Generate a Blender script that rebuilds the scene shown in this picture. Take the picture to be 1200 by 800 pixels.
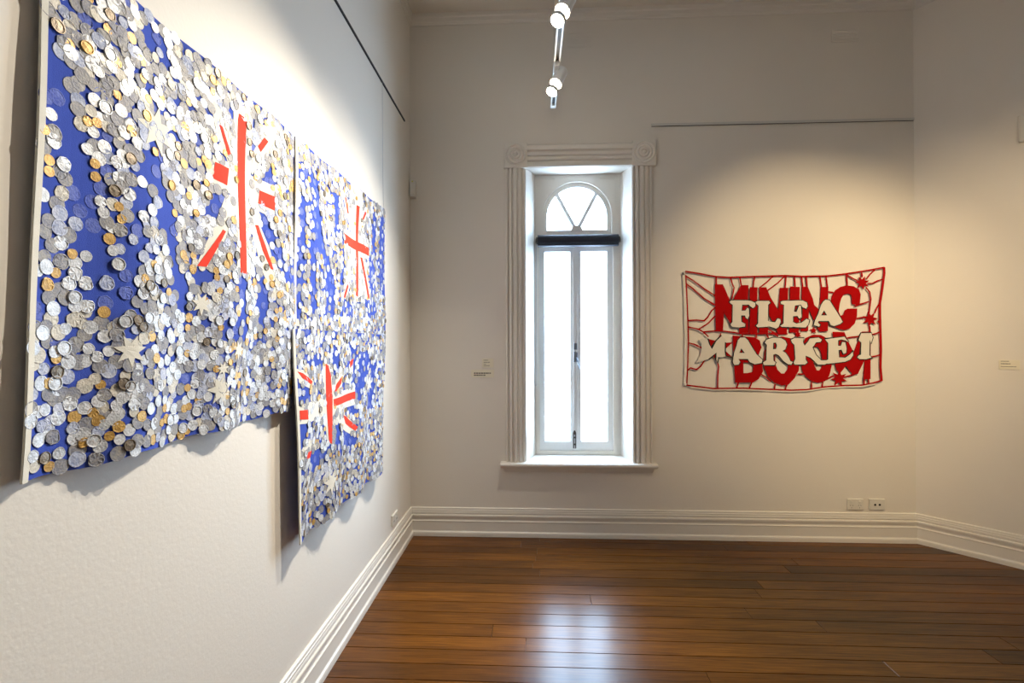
import bpy, bmesh, math, random
from mathutils import Vector, Matrix, noise
from mathutils.geometry import tessellate_polygon

for o in list(bpy.data.objects):
    bpy.data.objects.remove(o, do_unlink=True)
S = bpy.context.scene
C = S.collection
sin, cos, pi = math.sin, math.cos, math.pi

# ------------------------------------------------------------------ camera
CAM_H = 1.42
FPX, YAW, PITCH, ROLL = 540.0, math.radians(2.498), math.radians(0.209), math.radians(-0.1435)
_F = Vector((-sin(YAW)*cos(PITCH), cos(YAW)*cos(PITCH), sin(PITCH)))
_R0 = Vector((cos(YAW), sin(YAW), 0)); _U0 = _R0.cross(_F)
_R = cos(ROLL)*_R0 + sin(ROLL)*_U0
_U = -sin(ROLL)*_R0 + cos(ROLL)*_U0
CAM = Vector((0, 0, CAM_H))
cd = bpy.data.cameras.new('camera'); co = bpy.data.objects.new('camera', cd); C.objects.link(co)
cd.sensor_width = 36; cd.lens = FPX/1200*36; cd.clip_start = 0.02
m3 = Matrix((_R, _U, -_F)).transposed()
co.matrix_world = Matrix.Translation(CAM) @ m3.to_4x4()
S.camera = co

# ------------------------------------------------------------------ exposure, sky
S.view_settings.view_transform = 'Standard'
S.view_settings.look = 'None'
S.view_settings.gamma = 1
S.view_settings.use_curve_mapping = False
S.view_settings.exposure = 1.05
SKY_COL, SKY_STR = (0.54, 0.74, 1.02), 16.0
LAMP_COL = (1.0, 0.77, 0.46)
w = bpy.data.worlds.new('overcast_sky'); S.world = w; w.use_nodes = True
bg = w.node_tree.nodes['Background']
bg.inputs[0].default_value = (*SKY_COL, 1); bg.inputs[1].default_value = SKY_STR

def portal(name, loc, rot, sx, sy):
    l = bpy.data.lights.new(name, 'AREA'); l.shape = 'RECTANGLE'; l.size = sx; l.size_y = sy
    l.cycles.is_portal = True
    o = bpy.data.objects.new(name, l); C.objects.link(o); o.location = loc; o.rotation_euler = rot

# ------------------------------------------------------------------ room measures
XL, D, XR, ZCEIL = -0.907, 3.400, 2.721, 3.865
PH = math.radians(44.18)
BAY = 1.95
P3 = (XR + sin(PH)*BAY, D - cos(PH)*BAY)
YR = -2.6
ROOM = [(XL, YR), (XL, D), (XR, D), P3, (P3[0], YR)]     # clockwise from above
TH = 0.22

def ray(px, py):
    return (_F*FPX + _R*(px-600) + _U*(400-py)).normalized()
def on_left(px, py, off=0.0):       # measured spot on the plane of the left wall -> (y, z)
    d = ray(px, py); t = (XL+off)/d.x
    return (d.y*t, CAM_H + d.z*t)
def on_back(px, py, yy=D):          # measured spot on a plane parallel to the back wall -> (x, z)
    d = ray(px, py); t = yy/d.y
    return (d.x*t, CAM_H + d.z*t)
def on_angled(px, py):              # measured spot on the angled wall -> (distance along it, z)
    d = ray(px, py); k = Vector((sin(PH), -cos(PH)))
    # XR + k.x s = d.x t ; D + k.y s = d.y t
    det = d.x*(-k.y) + k.x*d.y
    t = (XR*(-k.y) + k.x*D)/det
    s = (d.x*t - XR)/k.x
    return (s, CAM_H + d.z*t)

# ------------------------------------------------------------------ helpers
class MB:
    def __init__(s): s.v = []; s.f = []; s.m = []
    def add(s, vs, fs, mi=0):
        b = len(s.v); s.v += [tuple(p) for p in vs]; s.f += [tuple(i+b for i in f) for f in fs]; s.m += [mi]*len(fs)
        return s
    def box(s, x0, x1, y0, y1, z0, z1, mi=0):
        return s.add([(x0,y0,z0),(x1,y0,z0),(x1,y1,z0),(x0,y1,z0),(x0,y0,z1),(x1,y0,z1),(x1,y1,z1),(x0,y1,z1)],
              [(0,3,2,1),(4,5,6,7),(0,1,5,4),(1,2,6,5),(2,3,7,6),(3,0,4,7)], mi)
    def tube(s, path, r, n=8, cap=True, mi=0):
        rings = []
        path = [Vector(p) for p in path]
        rr = r if isinstance(r, (list, tuple)) else [r]*len(path)
        up0 = None
        b = len(s.v)
        for i, p in enumerate(path):
            t = (path[min(i+1, len(path)-1)] - path[max(i-1, 0)]).normalized()
            if up0 is None:
                up0 = Vector((0,0,1)) if abs(t.z) < .9 else Vector((1,0,0))
            a = t.cross(up0).normalized(); c = a.cross(t).normalized(); up0 = c
            for k in range(n):
                an = 2*pi*k/n
                s.v.append(tuple(p + a*cos(an)*rr[i] + c*sin(an)*rr[i]))
        for i in range(len(path)-1):
            for k in range(n):
                q = (k+1) % n
                s.f.append((b+i*n+k, b+i*n+q, b+(i+1)*n+q, b+(i+1)*n+k)); s.m.append(mi)
        if cap:
            s.f.append(tuple(b+k for k in range(n))[::-1]); s.m.append(mi)
            e = b+(len(path)-1)*n
            s.f.append(tuple(e+k for k in range(n))); s.m.append(mi)
        return s
    def lathe(s, prof, n, frame, mi=0):           # prof: (radius, height along frame z)
        b = len(s.v)
        for (r, h) in prof:
            for k in range(n):
                a = 2*pi*k/n
                s.v.append(tuple(frame @ Vector((r*cos(a), r*sin(a), h))))
        for i in range(len(prof)-1):
            for k in range(n):
                q = (k+1) % n
                s.f.append((b+i*n+k, b+i*n+q, b+(i+1)*n+q, b+(i+1)*n+k)); s.m.append(mi)
        s.f.append(tuple(b+k for k in range(n))[::-1]); s.m.append(mi)
        e = b+(len(prof)-1)*n
        s.f.append(tuple(e+k for k in range(n))); s.m.append(mi)
        return s
    def build(s, name, mats, parent=None, smooth=False, bevel=0):
        me = bpy.data.meshes.new(name); me.from_pydata(s.v, [], s.f)
        if not isinstance(mats, (list, tuple)): mats = [mats]
        for m in mats: me.materials.append(m)
        if len(mats) > 1:
            me.polygons.foreach_set('material_index', s.m)
        bm = bmesh.new(); bm.from_mesh(me)
        bmesh.ops.recalc_face_normals(bm, faces=bm.faces); bm.to_mesh(me); bm.free()
        if smooth:
            for p in me.polygons: p.use_smooth = True
        o = bpy.data.objects.new(name, me); C.objects.link(o)
        if smooth:
            md = o.modifiers.new('edges', 'EDGE_SPLIT'); md.split_angle = math.radians(40)
        if bevel:
            md = o.modifiers.new('bevel', 'BEVEL'); md.width = bevel; md.segments = 2; md.limit_method = 'ANGLE'
        if parent is not None: o.parent = parent
        return o

def prism(loops, fn, w0, w1, mb=None, mi=0):
    """2D loops (outer first, then holes) extruded between w0 and w1; fn(u, v, w) -> xyz"""
    mb = mb or MB()
    tri = tessellate_polygon([[Vector((u, v, 0)) for u, v in l] for l in loops])
    flat = [p for l in loops for p in l]; n = len(flat)
    vs = [fn(u, v, w0) for u, v in flat] + [fn(u, v, w1) for u, v in flat]
    fs = [tuple(t) for t in tri] + [tuple(i+n for i in t)[::-1] for t in tri]
    b = 0
    for l in loops:
        k = len(l)
        for i in range(k):
            j = (i+1) % k
            fs.append((b+i, b+j, b+j+n, b+i+n))
        b += k
    return mb.add(vs, fs, mi)

def draped(loops, fn, w0, w1, maxlen=0.03):
    """thin sheet cut to 2D loops that follows a rippled surface: fn(u, v, w) -> xyz"""
    bm = bmesh.new()
    tri = tessellate_polygon([[Vector((u, v, 0)) for u, v in l] for l in loops])
    flat = [p for l in loops for p in l]
    bv = [bm.verts.new((u, v, 0)) for u, v in flat]
    for t in tri:
        try: bm.faces.new([bv[i] for i in t])
        except ValueError: pass
    for _ in range(5):
        le = [e for e in bm.edges if e.calc_length() > maxlen]
        if not le: break
        bmesh.ops.subdivide_edges(bm, edges=le, cuts=1)
        bmesh.ops.triangulate(bm, faces=bm.faces)
    r = bmesh.ops.extrude_face_region(bm, geom=list(bm.faces))
    top = {v for v in r['geom'] if isinstance(v, bmesh.types.BMVert)}
    for v in bm.verts:
        v.co = Vector(fn(v.co.x, v.co.y, w1 if v in top else w0))
    bmesh.ops.recalc_face_normals(bm, faces=bm.faces)
    me = bpy.data.meshes.new('sheet'); bm.to_mesh(me); bm.free()
    return me
def mesh_obj(name, me, mat, parent=None):
    me.name = name; me.materials.append(mat)
    o = bpy.data.objects.new(name, me); C.objects.link(o)
    if parent is not None: o.parent = parent
    return o
def empty(name, loc=(0,0,0)):
    o = bpy.data.objects.new(name, None); C.objects.link(o); o.location = loc; o.empty_display_size = .05
    bpy.context.view_layer.update()
    return o
def adopt(root):
    """children were built in world space; keep them there under a root that sits at the thing's base"""
    bpy.context.view_layer.update()
    inv = root.matrix_world.inverted()
    for ch in root.children: ch.matrix_parent_inverse = inv
    for ch in root.children:
        if ch.type == 'EMPTY': adopt(ch)
def tag(o, label=None, cat=None, group=None, kind=None):
    if label: o['label'] = label
    if cat: o['category'] = cat
    if group: o['group'] = group
    if kind: o['kind'] = kind
    return o
def struct(o, label=None, cat=None):
    return tag(o, label, cat, kind='structure')

# ------------------------------------------------------------------ materials
def mat(name, col, rough=.6, metal=0.0, bump=0.0, bscale=60, var=0.0, vscale=8, coat=0.0, spec=.5, coordn='Position'):
    m = bpy.data.materials.new(name); m.use_nodes = True
    nt = m.node_tree; b = nt.nodes['Principled BSDF']
    b.inputs['Roughness'].default_value = rough; b.inputs['Metallic'].default_value = metal
    b.inputs['Coat Weight'].default_value = coat; b.inputs['Specular IOR Level'].default_value = spec
    g = nt.nodes.new('ShaderNodeNewGeometry')
    if var > 0:
        n = nt.nodes.new('ShaderNodeTexNoise'); n.inputs['Scale'].default_value = vscale; n.inputs['Detail'].default_value = 4
        nt.links.new(g.outputs['Position'], n.inputs['Vector'])
        r = nt.nodes.new('ShaderNodeMix'); r.data_type = 'RGBA'
        r.inputs[6].default_value = (*[max(0, c*(1-var)) for c in col], 1)
        r.inputs[7].default_value = (*[min(1, c*(1+var)) for c in col], 1)
        nt.links.new(n.outputs['Fac'], r.inputs[0]); nt.links.new(r.outputs[2], b.inputs['Base Color'])
    else:
        b.inputs['Base Color'].default_value = (*col, 1)
    if bump > 0:
        n = nt.nodes.new('ShaderNodeTexNoise'); n.inputs['Scale'].default_value = bscale; n.inputs['Detail'].default_value = 3
        nt.links.new(g.outputs['Position'], n.inputs['Vector'])
        bp = nt.nodes.new('ShaderNodeBump'); bp.inputs['Strength'].default_value = bump; bp.inputs['Distance'].default_value = .002
        nt.links.new(n.outputs['Fac'], bp.inputs['Height']); nt.links.new(bp.outputs['Normal'], b.inputs['Normal'])
    return m

M_WALL = mat('wall_paint', (.78, .725, .64), .75, bump=.25, bscale=90, var=.02, vscale=3)
M_CEIL = mat('ceiling_paint', (.78, .725, .64), .85, bump=.1, bscale=60)
M_TRIM = mat('gloss_trim_paint', (.79, .74, .66), .38, bump=.08, bscale=40)
M_SASH = mat('white_sash_paint', (.84, .84, .82), .35)
M_BLIND = mat('navy_blind_fabric', (.018, .022, .035), .7, bump=.3, bscale=400)
M_STEEL = mat('brushed_steel', (.55, .55, .56), .35, 1.0)
M_LATCH = mat('grey_latch_metal', (.22, .24, .27), .45, .6)
M_DKMETAL = mat('dark_bronze_metal', (.10, .09, .08), .45, .8)
M_RAILDK = mat('near_black_rail', (.03, .028, .025), .5, .3)  # one near-black colour over the whole left rail, face and slot alike
M_RAIL = mat('light_grey_rail', (.62, .60, .55), .4, .2)
M_PLASTIC = mat('cream_plastic', (.74, .70, .62), .4)
M_HOLE = mat('black_socket_hole', (.01, .01, .01), .6)
M_CARD = mat('cream_card', (.80, .74, .58), .8)
M_INK = mat('dark_print', (.10, .08, .06), .8)
M_TRACK = mat('white_track_enamel', (.80, .80, .78), .35)
M_SLOT = mat('dark_track_slot', (.03, .025, .02), .6)
M_BLUE = mat('royal_blue_cloth', (.050, .088, .42), .85, spec=.1, bump=.35, bscale=700, var=.12, vscale=14)
M_RED = mat('flag_red_cloth', (.80, .055, .03), .85, spec=.1, bump=.3, bscale=700, var=.08, vscale=20)
M_CREAM = mat('flag_cream_cloth', (.72, .68, .58), .85, spec=.1, bump=.3, bscale=700, var=.05, vscale=30)
M_BANRED = mat('banner_red_felt', (.37, .0012, .002), .85, spec=.1, bump=.3, bscale=500, var=.10, vscale=16)
M_BANWHITE = mat('banner_white_felt', (.72, .67, .58), .85, spec=.1, bump=.3, bscale=500)
M_BANBLACK = mat('black_outline_ink', (.012, .013, .012), .9)
M_YELLOW = mat('yellow_led', (.7, .65, .05), .5)

def wood_mat():
    m = bpy.data.materials.new('polished_jarrah_boards'); m.use_nodes = True
    nt = m.node_tree; b = nt.nodes['Principled BSDF']; L = nt.links.new; N = nt.nodes.new
    g = N('ShaderNodeNewGeometry'); oi = N('ShaderNodeObjectInfo')
    rnd = N('ShaderNodeVectorMath'); rnd.operation = 'SCALE'; rnd.inputs[0].default_value = (7.3, 3.1, 5.7); L(oi.outputs['Random'], rnd.inputs['Scale'])
    ad = N('ShaderNodeVectorMath'); ad.operation = 'ADD'; L(g.outputs['Position'], ad.inputs[0]); L(rnd.outputs[0], ad.inputs[1])
    mp = N('ShaderNodeMapping'); mp.inputs['Scale'].default_value = (3.0, 75, 1); L(ad.outputs[0], mp.inputs['Vector'])
    n1 = N('ShaderNodeTexNoise'); n1.inputs['Scale'].default_value = 1.6; n1.inputs['Detail'].default_value = 7; n1.inputs['Roughness'].default_value = .62; n1.inputs['Distortion'].default_value = .6
    L(mp.outputs[0], n1.inputs['Vector'])
    mp2 = N('ShaderNodeMapping'); mp2.inputs['Scale'].default_value = (1.1, 9, 1); L(ad.outputs[0], mp2.inputs['Vector'])
    n2 = N('ShaderNodeTexNoise'); n2.inputs['Scale'].default_value = 1.3; n2.inputs['Detail'].default_value = 3; L(mp2.outputs[0], n2.inputs['Vector'])
    r1 = N('ShaderNodeValToRGB'); e = r1.color_ramp.elements
    e[0].position = .20; e[0].color = (.040, .013, .0018, 1); e[1].position = .84; e[1].color = (.170, .060, .0060, 1)
    k = r1.color_ramp.elements.new(.5); k.color = (.102, .0345, .0030, 1)
    L(n1.outputs['Fac'], r1.inputs[0])
    mr = N('ShaderNodeMapRange'); mr.inputs['From Min'].default_value = .3; mr.inputs['From Max'].default_value = .7
    mr.inputs['To Min'].default_value = .72; mr.inputs['To Max'].default_value = 1.28; L(n2.outputs['Fac'], mr.inputs[0])
    mo = N('ShaderNodeMapRange'); mo.inputs['To Min'].default_value = .66; mo.inputs['To Max'].default_value = 1.35; L(oi.outputs['Random'], mo.inputs[0])
    mu = N('ShaderNodeMath'); mu.operation = 'MULTIPLY'; L(mr.outputs[0], mu.inputs[0]); L(mo.outputs[0], mu.inputs[1])
    sc = N('ShaderNodeVectorMath'); sc.operation = 'SCALE'; L(r1.outputs[0], sc.inputs[0]); L(mu.outputs[0], sc.inputs['Scale'])
    L(sc.outputs[0], b.inputs['Base Color'])
    b.inputs['Roughness'].default_value = .34
    b.inputs['Specular IOR Level'].default_value = .03
    b.inputs['Coat Weight'].default_value = .58; b.inputs['Coat Roughness'].default_value = .235
    bp = N('ShaderNodeBump'); bp.inputs['Strength'].default_value = .12; bp.inputs['Distance'].default_value = .002
    L(n1.outputs['Fac'], bp.inputs['Height']); L(bp.outputs[0], b.inputs['Normal'])
    return m
M_WOOD = wood_mat()
M_SUB = mat('bare_timber_subfloor', (.10, .055, .028), .9)

def glass_mat():
    m = bpy.data.materials.new('window_glass'); m.use_nodes = True
    nt = m.node_tree; nt.nodes.clear(); N = nt.nodes.new; L = nt.links.new
    o = N('ShaderNodeOutputMaterial'); mx = N('ShaderNodeMixShader'); t = N('ShaderNodeBsdfTransparent'); g = N('ShaderNodeBsdfGlossy')
    t.inputs[0].default_value = (.97, .985, .98, 1); g.inputs['Roughness'].default_value = .02; mx.inputs[0].default_value = .05
    L(t.outputs[0], mx.inputs[1]); L(g.outputs[0], mx.inputs[2]); L(mx.outputs[0], o.inputs[0])
    return m
M_GLASS = glass_mat()
def emit_mat(name, col, s):
    m = bpy.data.materials.new(name); m.use_nodes = True
    b = m.node_tree.nodes['Principled BSDF']; b.inputs['Base Color'].default_value = (*col, 1)
    b.inputs['Emission Color'].default_value = (*col, 1); b.inputs['Emission Strength'].default_value = s
    return m
M_BULB = emit_mat('lit_bulb', (1, .86, .66), 60)

def coin_mat(name, col, col2, rough, metal, scale=260, thr=(.38, .62), bump=.5):
    """stamped disc: two tones broken up by a fine imprint, a different cut for every disc"""
    m = bpy.data.materials.new(name); m.use_nodes = True
    nt = m.node_tree; b = nt.nodes['Principled BSDF']; N = nt.nodes.new; L = nt.links.new
    g = N('ShaderNodeNewGeometry')
    n = N('ShaderNodeTexNoise'); n.inputs['Scale'].default_value = scale; n.inputs['Detail'].default_value = 3
    L(g.outputs['Position'], n.inputs['Vector'])
    n2 = N('ShaderNodeTexNoise'); n2.inputs['Scale'].default_value = 38; n2.inputs['Detail'].default_value = 2
    L(g.outputs['Position'], n2.inputs['Vector'])
    r = N('ShaderNodeMapRange'); r.inputs['From Min'].default_value = thr[0]; r.inputs['From Max'].default_value = thr[1]
    av = N('ShaderNodeMath'); av.operation = 'ADD'; L(n.outputs['Fac'], av.inputs[0]); L(n2.outputs['Fac'], av.inputs[1])
    hv = N('ShaderNodeMath'); hv.operation = 'MULTIPLY'; hv.inputs[1].default_value = .5; L(av.outputs[0], hv.inputs[0])
    L(hv.outputs[0], r.inputs[0])
    x = N('ShaderNodeMix'); x.data_type = 'RGBA'; x.inputs[6].default_value = (*col2, 1); x.inputs[7].default_value = (*col, 1)
    L(r.outputs[0], x.inputs[0])
    L(x.outputs[2], b.inputs['Base Color'])
    b.inputs['Roughness'].default_value = rough; b.inputs['Metallic'].default_value = metal
    bp = N('ShaderNodeBump'); bp.inputs['Strength'].default_value = bump; bp.inputs['Distance'].default_value = .002
    L(n.outputs['Fac'], bp.inputs['Height']); L(bp.outputs[0], b.inputs['Normal'])
    return m
COINM = [
    coin_mat('bright_silver_foil', (.74, .74, .74), (.42, .42, .42), .42, .15),
    coin_mat('dull_grey_foil', (.34, .315, .275), (.18, .18, .22), .6, .05),
    coin_mat('pale_blue_print', (.56, .58, .65), (.26, .30, .46), .7, 0),
    coin_mat('faint_blue_print', (.13, .17, .48), (.05, .085, .42), .8, 0),
    coin_mat('gold_foil', (.66, .40, .10), (.42, .23, .05), .42, .25),
    coin_mat('tarnished_bronze', (.30, .23, .15), (.12, .09, .06), .4, .5),
    coin_mat('cream_foil', (.66, .60, .49), (.42, .38, .31), .55, .05),
]

# ================================================================== the room
def off_poly(o):
    """room outline moved inwards by o, with mitred corners"""
    n = len(ROOM); out = []
    for i in range(n):
        a, b, c = Vector(ROOM[i-1]), Vector(ROOM[i]), Vector(ROOM[(i+1) % n])
        d1, d2 = (b-a).normalized(), (c-b).normalized()
        n1, n2 = Vector((d1.y, -d1.x)), Vector((d2.y, -d2.x))
        q = (n1+n2); q = q/(1+n1.dot(n2))
        out.append(b + q*o)
    return out
SIDES = ['left', 'back', 'angled', 'right', 'rear']
def sweep(name, prof, side, m):
    mb = MB(); k = len(prof); vs = []
    for (o, z) in prof:
        pl = off_poly(o); a, b = pl[side], pl[(side+1) % 5]
        vs += [(a.x, a.y, z), (b.x, b.y, z)]
    fs = [(2*i, 2*i+1, 2*((i+1) % k)+1, 2*((i+1) % k)) for i in range(k)]
    fs += [tuple(2*i for i in range(k)), tuple(2*i+1 for i in range(k))[::-1]]
    return mb.add(vs, fs).build(name, m)

# window opening on the back wall (front of the reveal)
WX0, WZ1 = on_back(616, 197); WX1, _ = on_back(740, 197); WZ0 = on_back(678, 541)[1]
DW = 3.545                                   # plane of the window frame
ol = off_poly(0); oo = off_poly(-TH)
def wall_prism(side, name):
    a, b = ol[side], ol[(side+1) % 5]; c, d = oo[(side+1) % 5], oo[side]
    mb = MB(); vs = [(p.x, p.y, z) for z in (0, ZCEIL) for p in (a, b, c, d)]
    mb.add(vs, [(0,1,2,3),(4,7,6,5),(0,4,5,1),(1,5,6,2),(2,6,7,3),(3,7,4,0)])
    return struct(mb.build(name, M_WALL), None)
struct(wall_prism(0, 'wall_left'), 'long white wall behind the coin covered flags', 'wall')
kx, ky = sin(PH), -cos(PH); nx_, ny_ = -cos(PH), -sin(PH)
def ang(s, z, o): return (XR+kx*s+nx_*o, D+ky*s+ny_*o, z)      # along the angled wall, up, out from it
def abox(mb, s0, s1, z0, z1, o0, o1):
    return mb.add([ang(s, z, o) for o in (o0, o1) for (s, z) in ((s0,z0),(s1,z0),(s1,z1),(s0,z1))], [(0,1,2,3),(4,7,6,5),(0,4,5,1),(1,5,6,2),(2,6,7,3),(3,7,4,0)])
struct(wall_prism(2, 'wall_angled'), 'angled white wall beside the red cutout banner', 'wall')
struct(wall_prism(4, 'wall_rear'), 'plain white rear wall of the gallery', 'wall')
mb = MB()
mb.box(XL-.0, WX0, D, D+TH, 0, ZCEIL).box(WX1, XR+.09, D, D+TH, 0, ZCEIL).box(WX0, WX1, D, D+TH, 0, WZ0-.03).box(WX0, WX1, D, D+TH, WZ1, ZCEIL)
struct(mb.build('wall_back', M_WALL), 'white end wall around the tall arched window', 'wall')
xr = P3[0]
struct(wall_prism(3, 'wall_right'), 'plain white side wall beyond the angled wall', 'wall')
mb = MB(); pl = off_poly(-TH)
mb.add([(p.x, p.y, ZCEIL) for p in pl] + [(p.x, p.y, ZCEIL+.1) for p in pl],
       [(0,1,2,3,4), (9,8,7,6,5)] + [(i, (i+1) % 5, 5+(i+1) % 5, 5+i) for i in range(5)])
struct(mb.build('ceiling', M_CEIL), 'plain painted ceiling', 'ceiling')

SK = [(0,0),(.028,0),(.028,.020),(.026,.030),(.020,.036),(.0185,.040),(.0185,.103),(.0205,.106),(.0205,.111),(.014,.113),(.013,.120),(.017,.132),
      (.021,.142),(.022,.150),(.020,.155),(.012,.157),(.012,.163),(.016,.165),(.015,.176),(.0135,.178),(.0135,.188),(.011,.190),(.010,.202),(.006,.206),(0,.206)]
CO = [(0, 3.787), (.006, 3.787), (.010, 3.792), (.012, 3.803), (.016, 3.808), (.018, 3.832), (.026, 3.840), (.028, ZCEIL), (0, ZCEIL)]
for i, s in enumerate(SIDES):
    struct(sweep('baseboard_'+s, SK, i, M_TRIM), 'cream moulded skirting board along the %s wall' % {'left':'flag','back':'window','angled':'angled','right':'side','rear':'rear'}[s], 'baseboard')
    struct(sweep('trim_%d' % (i+1), CO, i, M_TRIM), 'slim moulded cornice above the %s wall' % {'left':'flag','back':'window','angled':'angled','right':'side','rear':'rear'}[s], 'cornice')

# floor: dark base, every board its own piece
fl = MB(); pl = off_poly(-TH)
fl.add([(p.x, p.y, -.10) for p in pl] + [(p.x, p.y, -.018) for p in pl],
       [(4,3,2,1,0), (5,6,7,8,9)] + [(i, (i+1) % 5, 5+(i+1) % 5, 5+i) for i in range(5)])
floor = struct(fl.build('floor', M_SUB), 'polished dark red brown timber board floor', 'floor')
rf = random.Random(4)
PW = .0985
def plank(x0, x1, y0, y1):
    g, c = .0016, .0008
    x0 += g*.5; x1 -= g*.5; y0 += g; y1 -= g
    vs = [(x0,y0,-.018),(x1,y0,-.018),(x1,y1,-.018),(x0,y1,-.018),(x0,y0,-c),(x1,y0,-c),(x1,y1,-c),(x0,y1,-c),
          (x0+c,y0+c,0),(x1-c,y0+c,0),(x1-c,y1-c,0),(x0+c,y1-c,0)]
    fs = [(0,3,2,1),(8,9,10,11)] + [(i,(i+1)%4,4+(i+1)%4,4+i) for i in range(4)] + [(4+i,4+(i+1)%4,8+(i+1)%4,8+i) for i in range(4)]
    return MB().add(vs, fs).build('floor_board', M_WOOD, floor)
y1 = D + .01
JOINTS = {0: [.05], 2: [.03], 3: [.02], 4: [.00], 8: [.32], 11: [-.2]}
r = 0
while y1 > YR:
    y0 = y1 - PW
    ym = .5*(y0+y1)
    xe = min(xr+.03, XR + max(0, (D-ym))*math.tan(PH) + .05)
    cuts = list(JOINTS.get(r, [XL + rf.uniform(.5, 2.6)]))
    while cuts[-1] < xe - 1.2:
        nx = cuts[-1] + rf.uniform(1.3, 3.0)
        if nx > xe - .4: break
        cuts.append(nx)
    xs = [XL-.01] + cuts + [xe]
    for a, b in zip(xs[:-1], xs[1:]): plank(a, b, y0, y1)
    y1 = y0; r += 1

# ================================================================== window_1
win = empty('window_1', ((WX0+WX1)/2, D, WZ0)); struct(win, 'tall narrow arched sash window with fluted white surround', 'window')
def bxz(loops, y0, y1): return prism(loops, lambda u, v, w: (u, w, v), y0, y1)
# splayed reveal
rx0, rz1 = on_back(627, 204.3, DW); rx1, _ = on_back(726, 204.3, DW); _, rz0 = on_back(678, 532.3, DW)
rz1 = min(rz1, WZ1-.004)
mb = MB()
fr = [(WX0,D-.001,WZ0),(WX1,D-.001,WZ0),(WX1,D-.001,WZ1),(WX0,D-.001,WZ1)]
bk = [(rx0,DW,rz0),(rx1,DW,rz0),(rx1,DW,rz1),(rx0,DW,rz1)]
ob = [(WX0,D+TH,WZ0-.03),(WX1,D+TH,WZ0-.03),(WX1,D+TH,WZ1),(WX0,D+TH,WZ1)]
ib = [(rx0,D+TH,rz0),(rx1,D+TH,rz0),(rx1,D+TH,rz1),(rx0,D+TH,rz1)]
of = [(WX0,D-.001,WZ0-.03),(WX1,D-.001,WZ0-.03),(WX1,D-.001,WZ1),(WX0,D-.001,WZ1)]
for i in range(4):
    j = (i+1) % 4
    mb.add([fr[i],fr[j],bk[j],bk[i],ob[i],ob[j],ib[j],ib[i],of[i],of[j]], [(0,1,2,3),(3,2,6,7),(4,5,9,8),(7,6,5,4),(8,9,1,0)])
mb.build('reveal', M_TRIM, win)

def pxw(px, py, yy=DW): return on_back(px, py, yy)
# flat panel with the arched opening
cx, _ = pxw(676.4, 260); gx0, _ = pxw(635.6, 260); gx1, _ = pxw(716.9, 260); gR = (gx1-gx0)/2; cx = (gx0+gx1)/2
_, ztop = pxw(676, 212.9); zc = ztop - gR
lx0, lz0 = pxw(629.2, 531.2); lx1, _ = pxw(721.5, 531.2)
_, ztr = pxw(676, 283)
def arch(R, c, z_base, n=28):
    return [(c+R, z_base)] + [(c+R*cos(a), zc+R*sin(a)) for a in [pi*i/n for i in range(n+1)]] + [(c-R, z_base)]
outer = [(rx0-.005, rz0-.005), (rx1+.005, rz0-.005), (rx1+.005, rz1+.005), (rx0-.005, rz1+.005)]
hole = [(lx0, lz0), (lx1, lz0), (lx1, ztr)] + arch(gR, cx, ztr) + [(lx0, ztr)]
bxz([outer, hole], DW-.004, DW+.04).build('arch_panel', M_TRIM, win)
# fine spandrel beads in the panel corners
sb = MB()
for sgn in (-1, 1):
    x_o = rx0+.022 if sgn < 0 else rx1-.022
    for q in (0, .012):
        sb.box(min(x_o+(-sgn)*q, x_o+(-sgn)*q+(-sgn)*.004), max(x_o+(-sgn)*q, x_o+(-sgn)*q+(-sgn)*.004), DW-.009, DW-.003, zc+.05, rz1-.02-q)
        sb.box(min(x_o+(-sgn)*q, x_o+(-sgn)*.13), max(x_o+(-sgn)*q, x_o+(-sgn)*.13), DW-.009, DW-.003, rz1-.024-q, rz1-.02-q)
sb.build('spandrel_bead', M_TRIM, win)
# arched head frame
_, zgl = pxw(676, 269.7); _, ztrb = pxw(676, 274.5)
aF = gR + .006; aG = gR - .027
outl = arch(aF, cx, ztr)
inl = arch(aG, cx, zgl)
fan = empty('fanlight', (cx, DW+.01, ztr)); fan.parent = win
bxz([outl, inl], DW+.018, DW+.045).build('fanlight_frame', M_TRIM, fan)
# inner putty bead, radial glazing bars, hub
bxz([arch(aG+.001, cx, zgl-.001), arch(aG-.009, cx, zgl+.006)], DW+.016, DW+.036).build('glazing_bead', M_SASH, fan)
hubr = .047
hz = zgl - .004
hub = [(cx+hubr*cos(pi*i/16), hz+hubr*sin(pi*i/16)) for i in range(17)]
bxz([hub], DW+.013, DW+.034).build('fanlight_hub', M_TRIM, fan)
tips = [pxw(651.5, 225), pxw(699.5, 225)]
BARS = []
for (tx, tz) in tips:
    d = Vector((tx-cx, tz-hz)); L_ = d.length; d.normalize(); n_ = Vector((-d.y, d.x))
    a = Vector((cx, hz)) + d*(hubr-.004)
    # length out to the arch frame
    t_ = hubr
    while True:
        p = Vector((cx, hz)) + d*t_
        if (p.y > zc and (p - Vector((cx, zc))).length > aG-.002) or t_ > 1: break
        t_ += .002
    b = Vector((cx, hz)) + d*t_
    for wd, y0, y1_ in ((.0145, DW+.020, DW+.034), (.007, DW+.014, DW+.022)):
        bxz([[tuple(a+n_*wd), tuple(a-n_*wd), tuple(b-n_*wd), tuple(b+n_*wd)]], y0, y1_).build('glazing_bar', M_SASH, fan)
    BARS.append((Vector((cx, hz)), d, b))
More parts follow.
